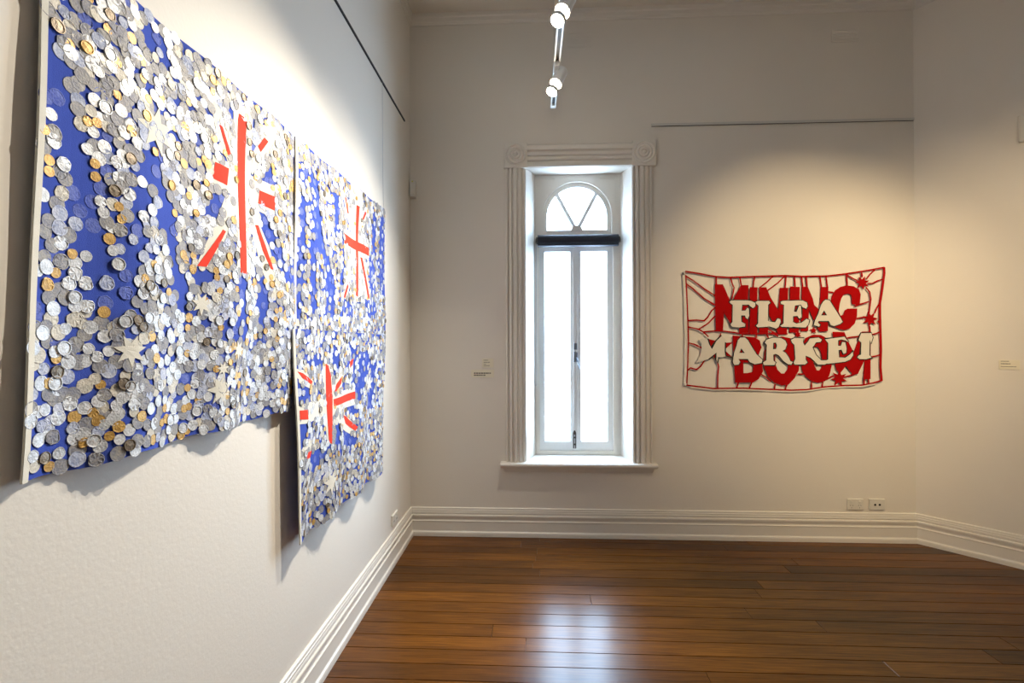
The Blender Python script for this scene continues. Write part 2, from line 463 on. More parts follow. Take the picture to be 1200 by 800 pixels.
# three fan panes
def fanpane(a0, a1):
    pts = []; n = 20
    for i in range(n+1):
        a = a0 + (a1-a0)*i/n; d = Vector((cos(a), sin(a)))
        t_ = .02
        while True:
            p = Vector((cx, hz)) + d*t_
            if p.y > zc:
                if (p-Vector((cx, zc))).length > aG+.004: break
            elif abs(p.x-cx) > aG+.004: break
            t_ += .003
        pts.append(tuple(p))
    return [(cx+.02*cos(a1), hz+.02*sin(a1)), (cx+.02*cos(a0), hz+.02*sin(a0))] + pts
fang = sorted(math.atan2(b[1].y, b[1].x) for b in BARS)
for a0, a1 in ((0.01, fang[0]), (fang[0], fang[1]), (fang[1], pi-.01)):
    bxz([fanpane(a0, a1)], DW+.026, DW+.029).build('pane', M_GLASS, fan)
# transom and outer casement frame
_, zct = pxw(676, 288.6)
bx0, bz0 = pxw(632.6, 527.8); bx1, _ = pxw(718.7, 527.8)
cf = [(lx0, lz0), (lx1, lz0), (lx1, ztr+.005), (lx0, ztr+.005)]
ci = [(bx0, bz0), (bx1, bz0), (bx1, zct), (bx0, zct)]
bxz([cf, ci], DW-.012, DW+.045).build('casement_frame', M_TRIM, win)
# two casements
mx = pxw(674.6, 400)[0]
_, g_z0 = pxw(676, 516.7); _, g_z1 = pxw(676, 295)
def casement(x0, x1, gx0_, gx1_):
    r_ = empty('casement_sash', ((x0+x1)/2, DW+.02, bz0)); r_.parent = win
    z0, z1 = bz0-.002, zct+.002
    mb = MB()
    mb.box(x0, gx0_-.006, DW+.006, DW+.042, z0, z1).box(gx1_+.006, x1, DW+.006, DW+.042, z0, z1)
    mb.box(gx0_-.006, gx1_+.006, DW+.006, DW+.042, z0, g_z0-.006).box(gx0_-.006, gx1_+.006, DW+.006, DW+.042, g_z1+.006, z1)
    mb.build('sash_frame', M_SASH, r_)
    bxz([[(gx0_-.007, g_z0-.007), (gx1_+.007, g_z0-.007), (gx1_+.007, g_z1+.007), (gx0_-.007, g_z1+.007)],
         [(gx0_, g_z0), (gx1_, g_z0), (gx1_, g_z1), (gx0_, g_z1)]], DW+.014, DW+.034).build('glazing_bead', M_SASH, r_)
    MB().box(gx0_-.004, gx1_+.004, DW+.024, DW+.027, g_z0-.004, g_z1+.004).build('pane', M_GLASS, r_)
    return r_
a0 = pxw(638.6, 400)[0]; a1 = pxw(668.2, 400)[0]; b0 = pxw(681.2, 400)[0]; b1 = pxw(711.3, 400)[0]
casement(bx0-.002, mx-.001, a0, a1)
casement(mx+.001, bx1+.002, b0, b1)
MB().box(mx-.018, mx+.012, DW-.003, DW+.008, bz0+.004, zct-.003).build('meeting_bead', M_SASH, win, bevel=.002)
# handle and bolt
lt = empty('window_latch', (mx, DW, pxw(676, 416)[1])); lt.parent = win
lz = lambda py: pxw(676, py)[1]
MB().box(mx-.016, mx-.002, DW-.012, DW-.002, lz(424), lz(412)).box(mx+.002, mx+.014, DW-.010, DW+.006, lz(424), lz(412.5)).build('latch_plate', M_LATCH, lt, bevel=.002)
MB().box(mx-.014, mx+.010, DW-.010, DW-.002, lz(409.5), lz(402)).build('latch_keeper', M_LATCH, lt, bevel=.002)
MB().tube([(mx+.006, DW-.012, lz(419)), (mx+.012, DW-.028, lz(420)), (mx+.018, DW-.032, lz(425)), (mx+.024, DW-.030, lz(431))], [.006, .005, .0045, .005]).build('latch_lever', M_LATCH, lt, smooth=True)
bt = empty('window_bolt', (mx-.01, DW, lz(525))); bt.parent = win
bxx = pxw(673.3, 515)[0]
bxz([[(bxx-.012, lz(525)), (bxx+.012, lz(525)), (bxx+.012, lz(507)), (bxx+.006, lz(504.5)), (bxx, lz(503.8)), (bxx-.006, lz(504.5)), (bxx-.012, lz(507))]], DW-.007, DW-.002).build('bolt_plate', M_DKMETAL, bt)
MB().tube([(bxx, DW-.011, lz(525.2)), (bxx, DW-.011, lz(509))], .0045).build('bolt_rod', M_STEEL, bt, smooth=True)
MB().box(bxx-.009, bxx+.009, DW-.016, DW-.006, lz(513), lz(511)).box(bxx-.009, bxx+.009, DW-.016, DW-.006, lz(521), lz(519)).build('bolt_guide', M_DKMETAL, bt)
# fluted side casings: one raised profile swept upwards
def casing_v(x0, x1, z0, z1):
    w_ = x1-x0
    pr = [(0,0),(0,.018),(.04,.022),(.10,.022),(.13,.012),(.17,.012),(.20,.024),(.30,.026),(.33,.016),(.38,.016),(.41,.026),(.56,.026),(.60,.017),(.65,.017),(.69,.024),(.80,.022),(.84,.013),(.88,.013),(.92,.020),(1,.018),(1,0)]
    k = len(pr); vs = []
    for (u, o) in pr: o = max(0, .016+(o-.018)*1.7) if o else 0; vs += [(x0+u*w_, D-o, z0), (x0+u*w_, D-o, z1)]
    return MB().add(vs, [(2*i, 2*i+1, 2*((i+1) % k)+1, 2*((i+1) % k)) for i in range(k)] + [tuple(2*i for i in range(k)), tuple(2*i+1 for i in range(k))])
def casing_h(x0, x1, z0, z1):
    w_ = z1-z0
    pr = [(0,0),(0,.018),(.05,.020),(.18,.022),(.22,.014),(.27,.014),(.31,.024),(.38,.026),(.42,.018),(.47,.018),(.50,.026),(.62,.026),(.65,.016),(.70,.018),(.74,.028),(.92,.030),(1,.022),(1,0)]
    k = len(pr); vs = []
    for (u, o) in pr: o = max(0, .018+(o-.02)*1.6) if o else 0; vs += [(x0, D-o, z0+u*w_), (x1, D-o, z0+u*w_)]
    return MB().add(vs, [(2*i, 2*i+1, 2*((i+1) % k)+1, 2*((i+1) % k)) for i in range(k)] + [tuple(2*i for i in range(k)), tuple(2*i+1 for i in range(k))])
c0 = on_back(593, 400)[0]; c1 = on_back(616, 400)[0]; c2 = on_back(740, 400)[0]; c3 = on_back(764, 400)[0]
zs_ = on_back(678, 541)[1]
rL0, rzt = on_back(591.5, 169.5); rL1, rzb = on_back(618, 197.5); rR0, _ = on_back(740, 180); rR1, _ = on_back(767.5, 180)
casing_v(c0, c1, zs_-.002, rzb+.004).build('side_casing', M_TRIM, win)
casing_v(c2, c3, zs_-.002, rzb+.004).build('side_casing', M_TRIM, win)
casing_h(rL1-.002, rR0+.002, rzb+.006, rzt-.012).build('head_casing', M_TRIM, win)
for (x0, x1) in ((rL0, rL1), (rR0, rR1)):
    bl = MB().box(x0, x1, D-.030, D, rzb, rzt).box(x0-.006, x1+.002, D-.034, D, rzb-.004, rzb+.006).build('rosette_block', M_TRIM, win, bevel=.003)
    rc = ((x0+x1)/2, (rzb+rzt)/2+.003); rr = (x1-x0)/2*.93
    fr_ = Matrix.Translation((rc[0], D-.030, rc[1])) @ Matrix.Rotation(pi/2, 4, 'X')
    prf = [(rr, -.002), (rr, .004), (rr*.93, .008), (rr*.86, .004), (rr*.80, .001), (rr*.72, .003), (rr*.66, .008), (rr*.58, .008), (rr*.52, .002), (rr*.44, .002), (rr*.38, .009), (rr*.28, .010), (rr*.23, .004), (rr*.17, .005), (rr*.13, .012), (rr*.04, .015)]
    MB().lathe([(a_, b_*1.6) for a_, b_ in prf], 40, fr_).build('rosette', M_TRIM, bl, smooth=True)
# sill with apron moulding
s0 = on_back(586.5, 545, D-.05)[0]; s1 = on_back(771, 545, D-.05)[0]
zt_ = WZ0; sl = MB()
prf = [(0.0, 0), (.055, 0), (.062, -.006), (.064, -.016), (.060, -.026), (.052, -.032), (.030, -.034), (.026, -.046), (.018, -.062), (.010, -.076), (.0, -.078)]
vs = []; k = len(prf)
for (o, z) in prf:
    ins = (.064-o)*.55 if z < -.03 else 0
    vs += [(s0+ins, D-o, zt_+z), (s1-ins, D-o, zt_+z)]
sl.add(vs, [(2*i, 2*i+1, 2*((i+1) % k)+1, 2*((i+1) % k)) for i in range(k)] + [tuple(2*i for i in range(k)), tuple(2*i+1 for i in range(k))])
sl.box(WX0, WX1, D-.0, D+.002, zt_-.03, zt_)
sl.build('sill', M_TRIM, win)
adopt(win)
portal('window_portal', ((rx0+rx1)/2, D+TH+.05, (rz0+rz1)/2), (-pi/2, 0, 0), rx1-rx0+.1, rz1-rz0+.1)

# ================================================================== roller blind
yb = DW-.055
q0, zb1 = on_back(630, 274.8, yb); q1, zb0 = on_back(724.5, 288.2, yb)
bl = tag(empty('roller_blind', ((q0+q1)/2, yb, zb0)), 'dark navy roller blind rolled up under the arched fanlight', 'blind')
rb = (zb1-zb0)/2
pts = []
n = 40
prof = []
for i in range(n):
    a = 2*pi*i/n
    rr = rb*(1 - .10*max(0, cos(a*1 + .2)))
    prof.append((yb + rr*.9*sin(a), (zb0+zb1)/2 + rr*cos(a)))
vs = []
for (y, z) in prof: vs += [(q0, y, z), (q1, y, z)]
MB().add(vs, [(2*i, 2*i+1, 2*((i+1) % n)+1, 2*((i+1) % n)) for i in range(n)] + [tuple(2*i for i in range(n)), tuple(2*i+1 for i in range(n))]).build('rolled_fabric', M_BLIND, bl, smooth=True)
MB().box(q0+.004, q1-.006, yb-rb*.95, yb-rb*.75, zb0-.001, zb0+.018).build('hem_bar', M_BLIND, bl, bevel=.003)
for xx, s_ in ((q0, -1), (q1, 1)):
    MB().box(min(xx, xx+s_*.012), max(xx, xx+s_*.012), yb-.02, DW-.003, (zb0+zb1)/2-.016, (zb0+zb1)/2+.022).tube([(xx-s_*.004, yb, (zb0+zb1)/2), (xx+s_*.016, yb, (zb0+zb1)/2)], .017, 14).build('bracket', M_DKMETAL, bl)
ch = on_back(627, 300, yb)[0]; zcb = on_back(627, 452, yb)[1]
MB().tube([(ch-.004, yb-.012, zb0+.03)] + [(ch-.004, yb-.012, zcb+.02), (ch-.002, yb-.012, zcb+.004), (ch+.003, yb-.012, zcb), (ch+.008, yb-.012, zcb+.006), (ch+.009, yb-.012, zcb+.02)] + [(ch+.009, yb-.012, zb0+.03)], .0022, 6).build('bead_chain', M_STEEL, bl)
adopt(bl)

# ================================================================== hanging rails and wire
def rail_box(name, axis, a, b, fixed, z, m, mslot, label):
    mb = MB()
    h, p = (.018, .012) if axis == 'x' else (.010, .008)
    if axis == 'x':
        mb.box(a, b, fixed-p, fixed, z, z+h, 0).box(a+.002, b-.002, fixed-p+.003, fixed-.003, z-.0015, z+.001, 1)
    else:
        mb.box(fixed, fixed+p, a, b, z, z+h, 0).box(fixed+.003, fixed+p-.003, a+.002, b-.002, z-.0015, z+.001, 1)
    return tag(mb.build(name, [m, mslot]), label, 'rail')
xb0, zr_ = on_back(763, 148.5, D); xb1, _ = on_back(1071, 140, D)
rail_box('hanging_rail', 'x', xb0, xb1-.006, D, zr_, M_RAIL, M_SLOT, 'light grey picture hanging rail high above the red banner')
yl1, zl_ = on_left(473.5, 139.5)
rail_box('hanging_rail', 'y', YR+.1, yl1, XL, zl_-.018, M_RAILDK, M_RAILDK, 'thin black picture hanging rail high above the blue flags')
yw, _ = on_left(447, 200)

# ================================================================== the coin flags on the left wall
T0 = .022
def rip(y, z, ph, zb, ht, am=.011):
    k = max(0, min(1, 1-(z-zb)/ht))
    return (.004 + am*k*k)*sin(y*21+ph+1.2*sin(z*3)) + .003*sin(z*9+y*4+ph)
def poly_in(p, poly):
    x, y = p; c = False; n = len(poly); j = n-1
    for i in range(n):
        xi, yi = poly[i]; xj, yj = poly[j]
        if (yi > y) != (yj > y) and x < (xj-xi)*(y-yi)/(yj-yi)+xi: c = not c
        j = i
    return c
def Lp(pts): return [on_left(x, y, T0) for x, y in pts]
def qd(cx_, cy_, r1, r2, n=7, rot=pi/2):
    return [(cx_+(r1 if i % 2 == 0 else r2)*cos(rot+pi*i/n), cy_+(r1 if i % 2 == 0 else r2)*sin(rot+pi*i/n)) for i in range(2*n)]

def coin_shape(seed, n=16, jag=.03, dome=.12, thick=.0009):
    r_ = random.Random(seed); mb = MB()
    rad = [1+r_.uniform(-jag, jag) for _ in range(n)]
    return rad, dome, thick
def make_coin_mesh(seed, jag, thick):
    """unit disc in local xy, rim raised, thickness along z"""
    r_ = random.Random(seed); n = 14; mb = MB()
    rad = [1+r_.uniform(-jag, jag) for _ in range(n)]
    ring = lambda f, z, j=0: [(f*rad[k]*cos(2*pi*k/n), f*rad[k]*sin(2*pi*k/n), z+(r_.uniform(-j, j))) for k in range(n)]
    vs = ring(1, 0) + ring(1, thick) + ring(.88, thick*1.0, jag*.6) + ring(.80, thick*.55, jag*.6) + [(0, 0, thick*.8)]
    fs = []
    for q in range(3):
        for k in range(n): fs.append((q*n+k, q*n+(k+1) % n, (q+1)*n+(k+1) % n, (q+1)*n+k))
    for k in range(n): fs.append((3*n+k, 3*n+(k+1) % n, 4*n))
    return vs, fs
CV = [make_coin_mesh(i, [.02, .05, .09, .03][i % 4], [.030, .040, .060, .035][i % 4]) for i in range(8)]
CVT = [make_coin_mesh(20+i, .02, .20) for i in range(3)]
COINMESH = {}
def coin_mesh(shape, mi):
    key = (shape, mi)
    if key not in COINMESH:
        vs, fs = (CV+CVT)[shape]
        me = bpy.data.meshes.new('coin'); me.from_pydata(vs, [], fs); me.materials.append(COINM[mi]); COINMESH[key] = me
    return COINMESH[key]

def make_flag(name, label, corners, ph, extra, pieces, stars, bare, cream_zones, seed, n_try, mind, n_single, hoist_px, am=.011, field=lambda u, v: 1.0, lean=0.0, hd=.12):
    """corners: TL, TR, BR, BL as (y, z) on the wall plane"""
    TL, TR, BR, BL = [Vector(c) for c in corners]
    zb = min(BL.y, BR.y); ht = max(TL.y, TR.y)-zb
    f = lambda y, z, w_: (XL + T0 + extra + rip(y, z, ph, zb, ht, am) - lean*max(0, 1-(y-BL.x)/.2) + w_, y, z)
    root = tag(empty(name, f((BL.x+BR.x)/2, zb, 0)), label, 'flag', 'coin covered flags on the left wall')
    # cloth: front and back sheet
    nu, nv = 44, 44
    mb = MB(); rr = random.Random(seed)
    for w_ in (0, -.0016):
        for j in range(nv+1):
            for i in range(nu+1):
                u, v = i/nu, j/nv
                p = (BL*(1-u)+BR*u)*(1-v) + (TL*(1-u)+TR*u)*v
                edge = .003*sin(u*31+ph) if j == 0 else 0
                mb.v.append(f(p.x, p.y+edge, w_))
    A = (nu+1)*(nv+1)
    for j in range(nv):
        for i in range(nu):
            a = j*(nu+1)+i
            q = (a, a+1, a+nu+2, a+nu+1)
            mb.f.append(q); mb.f.append(tuple(A+t for t in q)[::-1])
    bord = [i for i in range(nu)] ; 
    for i in range(nu):
        mb.f.append((i, i+1, A+i+1, A+i)); t = nv*(nu+1); mb.f.append((t+i, t+i+1, A+t+i+1, A+t+i))
    for j in range(nv):
        a = j*(nu+1); mb.f.append((a, a+nu+1, A+a+nu+1, A+a)); b = a+nu; mb.f.append((b, b+nu+1, A+b+nu+1, A+b))
    mb.m = [0]*len(mb.f)
    mb.build('blue_cloth', M_BLUE, root, smooth=False)
    for p in C.objects[-1:]: pass
    # hoist band
    hw = hoist_px
    hb = [tuple(BL-Vector((.002, 0))), tuple(BL+Vector((hw, 0))), tuple(TL+Vector((hw, 0))), tuple(TL-Vector((.002, 0)))]
    mesh_obj('hoist_band', draped([hb], f, -.003, .0022), M_CREAM, root)
    # sewn pieces of the union flag
    fr_polys = []
    for (kind, pts) in pieces:
        l = Lp(pts); fr_polys.append((kind, l))
        w1 = {'white': .0012, 'red': .0022}[kind]
        mesh_obj('white_stripe' if kind == 'white' else 'red_stripe', draped([l], f, -.0005, w1), M_CREAM if kind == 'white' else M_RED, root)
    for (cx_, cy_, r_, rot) in stars:
        l = [on_left(x, y, T0) for x, y in [(cx_, cy_)]][0]
        sc_ = (Vector(on_left(cx_, cy_+10, T0))-Vector(l)).length/10*r_
        st = qd(l[0], l[1], sc_, sc_*.46, 7, rot)
        fr_polys.append(('white', st))
        mesh_obj('white_star', draped([st], f, -.0005, .0026), M_CREAM, root)
    BARE = [(Lp(b), d) for b, d in bare]
    # coins
    grid = {}; coins = []
    def near(p, dmin):
        g = (int(p[0]/.03), int(p[1]/.03))
        for a in (-1, 0, 1):
            for b in (-1, 0, 1):
                for q in grid.get((g[0]+a, g[1]+b), ()):
                    if (q[0]-p[0])**2+(q[1]-p[1])**2 < dmin*dmin: return True
        return False
    for t in range(n_try):
        u, v = rr.uniform(.008, .992), rr.uniform(.008, .992)
        p = (BL*(1-u)+BR*u)*(1-v) + (TL*(1-u)+TR*u)*v
        p = (p.x, p.y)
        dens = .92; blue = False
        for b, d in BARE:
            if poly_in(p, b): dens = min(dens, d); blue = True
        for kd, b in fr_polys:
            if poly_in(p, b): dens = min(dens, .012 if kd == 'red' else .06)
        if p[0] < BL.x + (TL.x-BL.x)*v + hoist_px+.006: dens = min(dens, hd)
        for b, d in cream_zones:
            if poly_in(p, b): dens = min(dens, d)
        if rr.random() > dens: continue
        dm = mind*rr.uniform(.75, 1.25)*field(u, v)
        if blue: dm *= 1.3
        elif rr.random() < .25: dm *= .6
        if near(p, dm): continue
        grid.setdefault((int(p[0]/.03), int(p[1]/.03)), []).append(p)
        c = rr.random()
        if blue:
            mi = 3 if c < .50 else (2 if c < .72 else (0 if c < .9 else 1))
        else:
            mi = 0 if c < .30 else (1 if c < .63 else (2 if c < .72 else (4 if c < .845 else (5 if c < .875 else (6 if c < .975 else 3)))))
        rad = {0: rr.choice([.0118, .0142, .0142, .0135]), 1: rr.choice([.0142, .0158, .0158, .0150]), 2: rr.choice([.0118, .0142, .0155]), 3: rr.choice([.0118, .0142, .0155]),
               4: rr.choice([.0102, .0102, .0125]), 5: rr.choice([.0115, .0130]), 6: rr.choice([.0118, .0142, .0155])}[mi]
        thick = mi == 5 or (mi in (0, 4) and rr.random() < .10)
        shape = 8+rr.randrange(3) if thick else rr.randrange(8)
        coins.append((p, mi, rad, shape, rr.uniform(0, 6.28), rr.uniform(-.03, .03), rr.uniform(-.03, .03)))
    order = {3: 0, 1: 1, 6: 2, 2: 3, 0: 4, 4: 5, 5: 6}
    coins.sort(key=lambda c: (order[c[1]]*.35 + rr.random()*2.2))
    N = len(coins)
    def frame(c, idx):
        (y, z), mi, rad, shape, sp, tx, ty = c
        e = .004
        du = Vector(f(y+e, z, 0))-Vector(f(y-e, z, 0)); dv = Vector(f(y, z+e, 0))-Vector(f(y, z-e, 0))
        du.normalize(); n_ = du.cross(dv).normalized(); dv = n_.cross(du)
        h = .0007 + .0014*idx/N
        if mi == 3: h = .0004
        R_ = Matrix((du, dv, n_)).transposed().to_4x4()
        R_ = R_ @ Matrix.Rotation(tx, 4, 'X') @ Matrix.Rotation(ty, 4, 'Y') @ Matrix.Rotation(sp, 4, 'Z')
        return Matrix.Translation(f(y, z, h)) @ R_ @ Matrix.Scale(rad, 4)
    rank = sorted(range(N), key=lambda i: coins[i][0][0] + (.05 if coins[i][1] == 3 else 0))
    singles = set(rank[:n_single])
    st = MB()
    for i, c in enumerate(coins):
        Mx = frame(c, i)
        if i in singles:
            o = bpy.data.objects.new('coin', coin_mesh(c[3], c[1])); C.objects.link(o); o.parent = root; o.matrix_basis = Mx
        else:
            vs, fs = (CV+CVT)[c[3]]
            st.add([Mx @ Vector(v) for v in vs], fs, c[1])
    if st.v:
        o = st.build('coins', COINM, root); tag(o, 'many small silver, grey and gold coins', kind='stuff')
    adopt(root)
    return root

# measured outlines (y, z) on the wall
def Lq(*p): return [on_left(x, y, T0) for x, y in p]
TLz = Lq((347, 164))[0][1]
A_BL = Lq((30, 567))[0]; A_BR = Lq((345, 478))[0]; A_TR = Lq((347, 161))[0]
A_TL = (Lq((50.5, 0))[0][0]+.010, A_TR[1]-.005)
B_TL = Lq((345, 160))[0]; B_TR = Lq((449.5, 246))[0]; B_BR = Lq((449.5, 447))[0]; B_BL = (B_TL[0], B_BR[1]+.0)
A_TR = (B_TL[0]-.003, A_TR[1]); A_BR = (B_TL[0]-.003, A_BR[1])
C_BL = Lq((341, 638))[0]; C_BR = Lq((444, 551))[0]; C_TL = Lq((337, 385))[0]; C_TR = Lq((443, 392))[0]

def quadband(p0, p1, w0, w1=None):
    """band from p0 to p1 (pixels measured on the photo) with horizontal half widths"""
    w1 = w0 if w1 is None else w1
    return [(p0[0]-w0, p0[1]), (p0[0]+w0, p0[1]), (p1[0]+w1, p1[1]), (p1[0]-w1, p1[1])]

pA = [
    ('white', [(274, 112), (297, 128), (295, 322), (274, 318)]),
    ('white', [(248.5, 181), (323, 219), (321.5, 256), (247.5, 216)]),
    ('white', [(246, 118), (256, 121), (276, 178), (274, 192), (266, 190), (251, 146)]),
    ('white', [(262, 229), (276, 226), (274, 250), (246, 313), (231, 311)]),
    ('white', [(312, 145), (324, 150), (320, 172), (298, 205), (294, 196), (296, 184)]),
    ('white', [(294, 250), (303, 254), (316, 290), (323, 326), (314, 333), (306, 310)]),
    ('red', [(281, 133), (284, 135), (290, 139), (288.8, 200), (287.6, 321), (278.6, 319), (279, 200), (279.8, 140)]),
    ('red', [(251, 189.5), (267, 197.5), (264, 217), (247.8, 208.5)]),
    ('red', [(306, 223), (322.5, 231), (321, 246.5), (304.5, 238)]),
    ('red', [(256, 146), (259.5, 148), (270, 180), (266.5, 182)]),
    ('red', [(258, 269), (261, 271), (241.5, 312.5), (232, 311.3)]),
    ('red', [(309, 161), (313, 166), (306, 178), (303, 171)]),
    ('red', [(301, 263.5), (304.5, 264), (312, 288), (319.5, 316), (317, 315), (309, 293)]),
]
sA = [(237.5, 356, 14, -pi/2), (256, 456, 20, -pi/2+.2), (150, 411, 20, -pi/2), (182, 152, 30, -pi/2+.25), (258, 432, 9, .3), (277, 410, 12, .1)]
bareA = [
    ([(52, 20), (66, 30), (72, 65), (86, 85), (84, 100), (89, 122), (97, 155), (104, 190), (108, 220), (95, 240), (88, 225), (80, 200), (72, 175), (64, 150), (60, 120), (54, 90)], .05),
    ([(84, 185), (108, 190), (112, 220), (122, 250), (130, 290), (128, 300), (108, 300), (98, 275), (90, 240)], .12),
    ([(106, 296), (128, 288), (138, 312), (150, 312), (160, 330), (156, 366), (134, 372), (114, 355), (108, 330)], .14),
    ([(160, 168), (174, 172), (180, 186), (186, 205), (193, 222), (199, 245), (204, 268), (206, 285), (195, 285), (180, 262), (170, 240), (158, 262), (147, 258), (152, 225), (158, 200)], .12),
    ([(140, 262), (150, 255), (164, 262), (172, 282), (164, 300), (159, 335), (155, 360), (142, 362)], .12),
    ([(193, 283), (207, 283), (211, 312), (224, 332), (224, 395), (218, 390), (208, 348), (199, 316)], .10),
    ([(229, 312), (248, 316), (248, 332), (232, 336)], .05),
    ([(256, 372), (276, 372), (277, 326), (288, 326), (289, 400), (256, 400)], .07),
    ([(304, 318), (312, 335), (318, 350), (316, 366), (304, 366)], .10),
    ([(302, 356), (316, 350), (320, 380), (306, 384)], .12),
    ([(246, 220), (262, 224), (258, 245), (244, 265), (240, 255)], .12),
    ([(306, 210), (317, 190), (322, 216), (312, 218)], .10),
    ([(305, 246), (322, 258), (330, 300), (345, 330), (338, 335), (322, 310), (312, 285)], .22),
    ([(265, 128), (275, 132), (274, 150)], .05), ([(295, 134), (302, 140), (298, 168), (295, 170)], .1),
    ([(251, 165), (257, 168), (263, 186), (254, 182)], .05),
    ([(336, 300), (346, 300), (346, 345), (338, 340)], .2),
    ([(166, 22), (196, 45), (205, 75), (195, 78), (172, 55), (158, 30)], .25),
]
flagA = make_flag('coin_flag', 'wide blue flag of coins with cream hoist edge and scattered stars, tallest red cross',
                  [A_TL, A_TR, A_BR, A_BL], .4, 0.0, pA, sA, bareA, [], 11, 17000, .0236, 300, .010, .011, lambda u, v: 1.06-.30*max(0, min(1, u*.9+v*.6-.2)), .004, .6)

pB = [
    ('white', [(411, 214), (424, 226), (423.5, 350), (412, 346)]),
    ('white', [(400.5, 266), (431, 284), (431, 305), (400.5, 290)]),
    ('white', [(400, 222), (406, 226), (414, 262), (412, 272), (405, 250)]),
    ('white', [(407, 292), (414, 296), (410, 322), (404, 352), (399.5, 348), (402, 318)]),
    ('white', [(431, 238), (427, 262), (422, 276), (420, 268), (425, 245)]),
    ('white', [(420, 300), (426, 302), (432, 352), (425, 350)]),
    ('red', [(417.2, 240), (420.3, 242), (419, 275), (418.5, 348), (416.3, 346), (416.8, 275)]),
    ('red', [(400.8, 273), (431, 290.5), (431, 300), (400.8, 285)]),
    ('red', [(403.5, 231), (405, 232), (409, 250), (407, 250)]),
    ('red', [(405, 330), (407, 331), (402, 349), (400, 348)]),
    ('red', [(426.5, 247), (428, 250), (424.5, 258), (423.5, 256)]),
    ('red', [(421, 301), (423, 302), (430.5, 350), (428.5, 350)]),
]
sB = [(384, 263.5, 13, -pi/2), (402, 374, 11, -pi/2)]
bareB = [
    ([(349, 190), (356, 196), (356, 285), (354, 372), (348, 372)], .10),
    ([(361, 196), (371, 212), (374, 250), (378, 290), (368, 300), (361, 260)], .12),
    ([(360.5, 262), (368, 270), (369, 372), (362, 372)], .10),
    ([(376, 285), (385, 300), (392, 330), (392, 372), (384, 368), (378, 330)], .12),
    ([(389, 222), (396, 228), (395, 275), (390, 270)], .08),
    ([(398, 262), (400, 268), (400, 345), (398, 345)], .1),
    ([(400, 350), (412, 356), (412, 372), (397, 372)], .2),
    ([(430, 300), (438, 300), (440, 345), (432, 352)], .4),
    ([(436, 250), (440, 252), (440, 300), (436, 300)], .2), ([(443, 252), (449, 256), (449, 350), (444, 345)], .25),
    ([(424, 350), (440, 352), (440, 372), (428, 372)], .4),
]
flagB = make_flag('coin_flag', 'blue flag of coins with slim red cross, hanging between the cream seam and window wall',
                  [B_TL, B_TR, B_BR, B_BL], 2.1, .004, pB, sB, bareB, [], 12, 16000, .0212, 0, .014, .001)

pC = [
    ('white', [(373, 426), (376.5, 424), (384, 430), (384, 470), (381, 521), (376, 519), (373, 470)]),
    ('white', [(340, 476), (351, 472), (411, 453), (411, 474), (384, 483), (351, 496), (340, 497)]),
    ('white', [(340, 432), (352, 434), (359, 444), (357, 456), (348, 452), (340, 442)]),
    ('white', [(383, 482), (392, 481), (405, 490), (412, 504), (405, 508), (394, 502), (384, 490)]),
    ('white', [(384, 462), (385, 446), (393, 436), (397, 440), (393, 456)]),
    ('white', [(404, 428), (409, 419), (409, 438), (405, 440)]),
    ('white', [(341, 530), (347, 519), (354, 513), (358, 520), (355, 531), (345, 538)]),
    ('red', [(376.4, 426), (379, 428), (381.5, 440), (382.4, 468), (380, 520), (377.3, 518), (376.3, 468)]),
    ('red', [(341.3, 481), (350.6, 480), (351.2, 491), (341.3, 491.5)]),
    ('red', [(383.5, 467.5), (411, 458.5), (411, 467), (383.5, 476)]),
    ('red', [(340.8, 435), (346, 437), (358.2, 446.5), (357, 450.5), (346, 443)]),
    ('red', [(396, 486), (401, 488), (412.3, 500), (410, 504.5), (400, 496)]),
    ('red', [(384.6, 459.5), (387, 450), (393.5, 441), (393, 449), (388, 457)]),
    ('red', [(405.3, 423.5), (409, 420), (408.5, 426), (405.5, 431)]),
    ('red', [(345.5, 537), (351, 530), (357, 528), (355, 536), (349, 538)]),
]
sC = [(379, 565, 15, -pi/2), (428, 449, 11, -pi/2)]
bareC = [
    ([(358, 412), (372, 412), (372, 428), (360, 432)], .15), ([(384, 410), (392, 412), (390, 436), (384, 444)], .12),
    ([(341, 450), (352, 452), (352, 470), (342, 472)], .10), ([(341, 498), (350, 497), (348, 515), (342, 520)], .10),
    ([(405, 405), (412, 408), (412, 452), (408, 450)], .2), ([(414, 410), (426, 412), (430, 430), (424, 440), (416, 470), (412, 470)], .25),
    ([(384, 492), (392, 502), (392, 530), (385, 528)], .15), ([(396, 505), (410, 510), (406, 526), (396, 522)], .25),
    ([(356, 535), (372, 522), (370, 545), (360, 556)], .2), ([(430, 425), (436, 425), (432, 480), (426, 480)], .2),
    ([(398, 470), (411, 474), (411, 486), (404, 486)], .2),
]
flagC = make_flag('coin_flag', 'lowest blue flag of coins with broken red cross, overlapping the flags above it',
                  [C_TL, C_TR, C_BR, C_BL], 4.0, .0245, pC, sC, bareC, [], 13, 9000, .0218, 0, .012)

wy, wz = on_left(447.5, 246, T0)
wire = MB().tube([(XL+.006, yw, zl_-.016), (XL+.008, yw, wz+.3), (XL+.012, yw, wz+.02), (XL+.022, yw, wz-.03)], .0009, 6)
tag(wire.build('hanging_wire', M_STEEL), 'thin steel hanging wire from the black rail down to the flags', 'wire')

